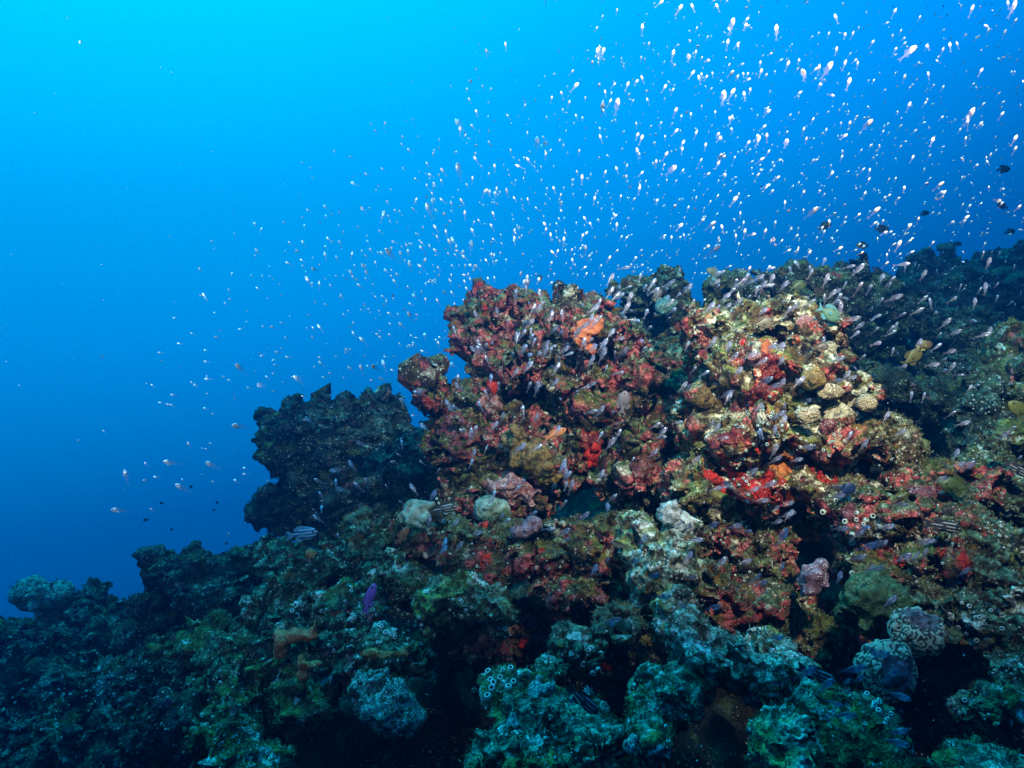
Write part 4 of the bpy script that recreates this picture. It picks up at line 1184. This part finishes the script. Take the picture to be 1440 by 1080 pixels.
def big_fish(name, label, px, py, d, len_px, ang, col, H=.5, T=.18, fork=.3, fin=None, tilt=0.0, mat=None, cat="fish", group=None, key=None, peak=.4):
    key = key or label
    if key not in FISH:
        m = mat or flat_mat(name + "_skin", col)
        fm = flat_mat(name + "_fins", fin or tuple(.7 * c for c in col))
        v, f = fish_body(H, T, 18, 14, peak, .24)
        b = new_mesh(name, v, f, mats=[m])
        parts = []
        v, f = plate([(-.27, .05), (-.36, .09), (-.5, H * .36), (-.52, H * .30), (-.45, H * .1), (-.44, 0), (-.45, -H * .1), (-.52, -H * .30), (-.5, -H * .36), (-.36, -.09), (-.27, -.05)], .007)
        parts.append(new_mesh("tail_fin", v, f, smooth=False, mats=[fm]))
        v, f = plate([(.22, H * .40), (.15, H * .55), (.0, H * .62), (-.14, H * .60), (-.26, H * .42), (-.24, H * .22), (-.1, H * .30), (.08, H * .42)], .006)
        parts.append(new_mesh("dorsal_fin", v, f, smooth=False, mats=[fm]))
        v, f = plate([(.02, -H * .45), (-.08, -H * .60), (-.2, -H * .52), (-.26, -H * .34), (-.22, -H * .2), (-.08, -H * .36)], .006)
        parts.append(new_mesh("anal_fin", v, f, smooth=False, mats=[fm]))
        v, f = plate([(.12, -.02), (.02, .06), (-.06, .0), (-.02, -.08), (.08, -.06)], .004)
        v[:, 1] += T * .52
        pf = new_mesh("pectoral_fin", v, f, smooth=False, mats=[fm])
        v2 = v.copy(); v2[:, 1] = -v2[:, 1]
        pf2 = new_mesh("pectoral_fin", v2, f[:, ::-1], smooth=False, mats=[fm])
        parts += [pf, pf2]
        eye = new_mesh("eye", ev * np.array([.035, .016, .035]), ef, mats=[M_eye])
        FISH[key] = (b, parts, eye, T)
    b, parts, eye, T = FISH[key]
    o = obj(name, b)
    place(o, px, py, d, len_px * K * d, ang, tilt)
    tag(o, label, cat, group)
    for p in parts: obj(p.name.split('.')[0], p, o)
    for s_ in (-1, 1): obj("eye", eye, o, (.37, s_ * T * .36, .04))
    return o


big_fish("anthias", "slender purple fish pointing upward among the sea squirts", 520, 842, 1.5, 46, 72, (0.30, 0.10, 0.42), H=.30, T=.14, fork=.5)
big_fish("striped_fish", "pale blue striped fish before the hollow of the dark blue head", 425, 751, 2.3, 44, 8, (.2, .4, .6), H=.42, mat=striped_mat("blue_striped_skin", (.05, .12, .25), (.35, .55, .75), 62))
big_fish("damselfish", "dark tall bodied fish silhouetted on the skyline between two coral heads", 787, 409, 2.6, 32, 100, (.012, .016, .03), H=.62)
big_fish("damselfish", "turquoise fish with a yellow belly beside the cream head's crown", 1166, 440, 1.95, 36, -28, (.10, .20, .13), H=.56, fin=(.08, .26, .30))
big_fish("damselfish", "drab grey brown fish partly before the cream head's crown", 1074, 455, 1.9, 30, 10, (.16, .13, .09), H=.55)
big_fish("damselfish", "olive fish above the cream head near the skyline", 1122, 402, 2.6, 26, 20, (.12, .13, .05), H=.52)
big_fish("damselfish", "plump olive green fish over the broad shelf", 1344, 684, 1.75, 40, 172, (.06, .09, .025), H=.58)
big_fish("damselfish", "olive yellow fish tilted upward in the dim hollow", 1283, 503, 2.1, 34, 38, (.12, .10, .03), H=.52)
big_fish("damselfish", "yellow tailed brown fish just above the olive yellow one", 1300, 486, 2.2, 24, 15, (.13, .085, .04), H=.5, fin=(.30, .26, .04))
big_fish("damselfish", "yellow green fish cut by the photo's edge", 1436, 578, 1.7, 44, 145, (0.10, 0.12, 0.03), H=.45)
big_fish("damselfish", "soft grey fish hovering at the dark side of the red head", 877, 566, 1.9, 34, 80, (.15, .12, .14), H=.5)
big_fish("anthias", "orange fish gliding before the red head above the scarlet sponge", 781, 610, 1.7, 34, 24, (.60, .22, .08), H=.32, T=.13)
big_fish("anthias", "brownish orange fish beside the pale coral clump", 567, 752, 1.7, 26, 58, (.34, .12, .05), H=.42)
big_fish("damselfish", "dark blue fish against the black hollow below the cream head", 1191, 690, 1.7, 28, 35, (.01, .03, .10), H=.6)
big_fish("damselfish", "grey brown fish crossing the pointed coral head", 925, 415, 2.5, 20, 60, (.16, .12, .11), H=.45)
big_fish("damselfish", "slate fish hanging under the coral arch", 1038, 402, 2.6, 24, 15, (.06, .07, .08), H=.5)
big_fish("damselfish", "small olive fish in open water beside the coral arch", 1003, 382, 2.6, 20, 160, (.14, .16, .12), H=.5)
big_fish("damselfish", "dusky fish on the pink shelf close to the pale topped boulder", 1155, 488, 1.75, 22, 5, (.12, .10, .08), H=.5)
sm = striped_mat("dark_striped_skin", (.02, .025, .03), (.34, .36, .36), 70)
for px, py, d, l_, a, lab in [(1325, 740, 1.55, 52, -10, "dark pinstriped fish resting over the green slope"), (1148, 948, 1.25, 58, -22, "dark pinstriped fish in the hollow beside the brain corals"),
                              (820, 985, 1.12, 58, -42, "dark pinstriped fish in the foreground beside the white branching coral"), (1430, 660, 1.8, 40, -30, "dark pinstriped fish at the photo's edge"),
                              (622, 716, 1.85, 40, 10, "dark pinstriped fish in the shadow under the red head")]:
    big_fish("striped_fish", lab, px, py, d, l_, a, (.05, .05, .06), H=.30, T=.13, mat=sm, key="pinstripe", peak=.35)
for px, py, d, l_, a, lab in [
        (1411, 238, 3.4, 20, 5, "dark spindle shaped fish high over the far reef"), (1160, 318, 3.2, 20, 30, "dark fish low in the school above the skyline"),
        (1213, 345, 3.0, 18, 175, "dark greenish fish above the gap of blue"), (1240, 322, 3.4, 20, 0, "dark fish above the far reef, beside a greenish one"),
        (1233, 380, 3.0, 16, -25, "dark fish touching the dim rounded coral head"), (1420, 326, 3.8, 16, 10, "dark fish near the edge above the blocky crest"),
        (1432, 352, 3.6, 26, 20, "large olive dark fish over the blocky crest"), (1212, 358, 3.1, 14, 10, "tiny dark fish under the greenish dark fish"),
        (760, 391, 3.2, 10, 95, "tiny dark fish above the skyline near the tall bodied silhouette"), (1347, 343, 3.9, 12, 0, "faint dark fish beside the upright pillar"),
        (1410, 290, 3.8, 16, 160, "faint dark fish below the spindle shaped one"), (1300, 120 + 180, 3.8, 14, 15, "faint dark fish hidden in the school over the far reef")]:
    big_fish("dark_fish", lab, px, py, d, l_, a, (.012, .018, .03), H=.5, key="dark")
for k in range(9):
    x, y = g.normal(270, 60), g.normal(735, 30)
    if y > 800: continue
    big_fish("distant_fish", "faint tiny dark fish drifting in the deep blue beyond the reef edge", x, y, g.uniform(4.0, 5.5), g.uniform(4.5, 7), g.uniform(120, 200), (.012, .018, .03), H=.4, key="dark",
             group="faint fish beyond the reef edge")

# marine snow drifting in the water
n = 2600
pp = np.stack([g.uniform(-1.6, 1.8, n), g.uniform(.6, 3.2, n), g.uniform(.1, 2.2, n)], 1)
r = g.uniform(.0003, .0011, n)
v = iv[None] * r[:, None, None] * g.uniform(.6, 1.6, (n, 1, 3)) + pp[:, None, :]
f = (if_[None] + (np.arange(n) * len(iv))[:, None, None]).reshape(-1, 3)
tag(obj("marine_snow", new_mesh("marine_snow", v.reshape(-1, 3), f, mats=[M_polyp])), "fine pale specks of plankton drifting in the water", "plankton", kind='stuff')

# ------------------------------------------------------------------ the water itself
bx = [(-10, 10), (-3.5, 15), (-9.5, 4.6)]
v = np.array([(x, y, z_) for x in bx[0] for y in bx[1] for z_ in bx[2]], np.float32)
f = np.array([(0, 1, 3, 2), (4, 6, 7, 5), (0, 4, 5, 1), (2, 3, 7, 6), (0, 2, 6, 4), (1, 5, 7, 3)])
s = NT("sea_water")
pvn = s.n("ShaderNodeVolumePrincipled")
pvn.inputs['Color'].default_value = (0.0, 0.125, 0.30, 1)
pvn.inputs['Absorption Color'].default_value = (0.0, 0.84, 0.93, 1)
pvn.inputs['Anisotropy'].default_value = 0.75
pvn.inputs['Density'].default_value = HAZE_DENSITY
s.l(pvn.outputs[0], s.out.inputs['Volume'])
hz = obj("haze", new_mesh("haze", v, f, smooth=False, mats=[s.m]))
tag(hz, "clear blue sea water filling the whole scene", kind='stuff')
print("counts", nsq, len(spots), sum(len(o.data.vertices) for o in ROCKS))
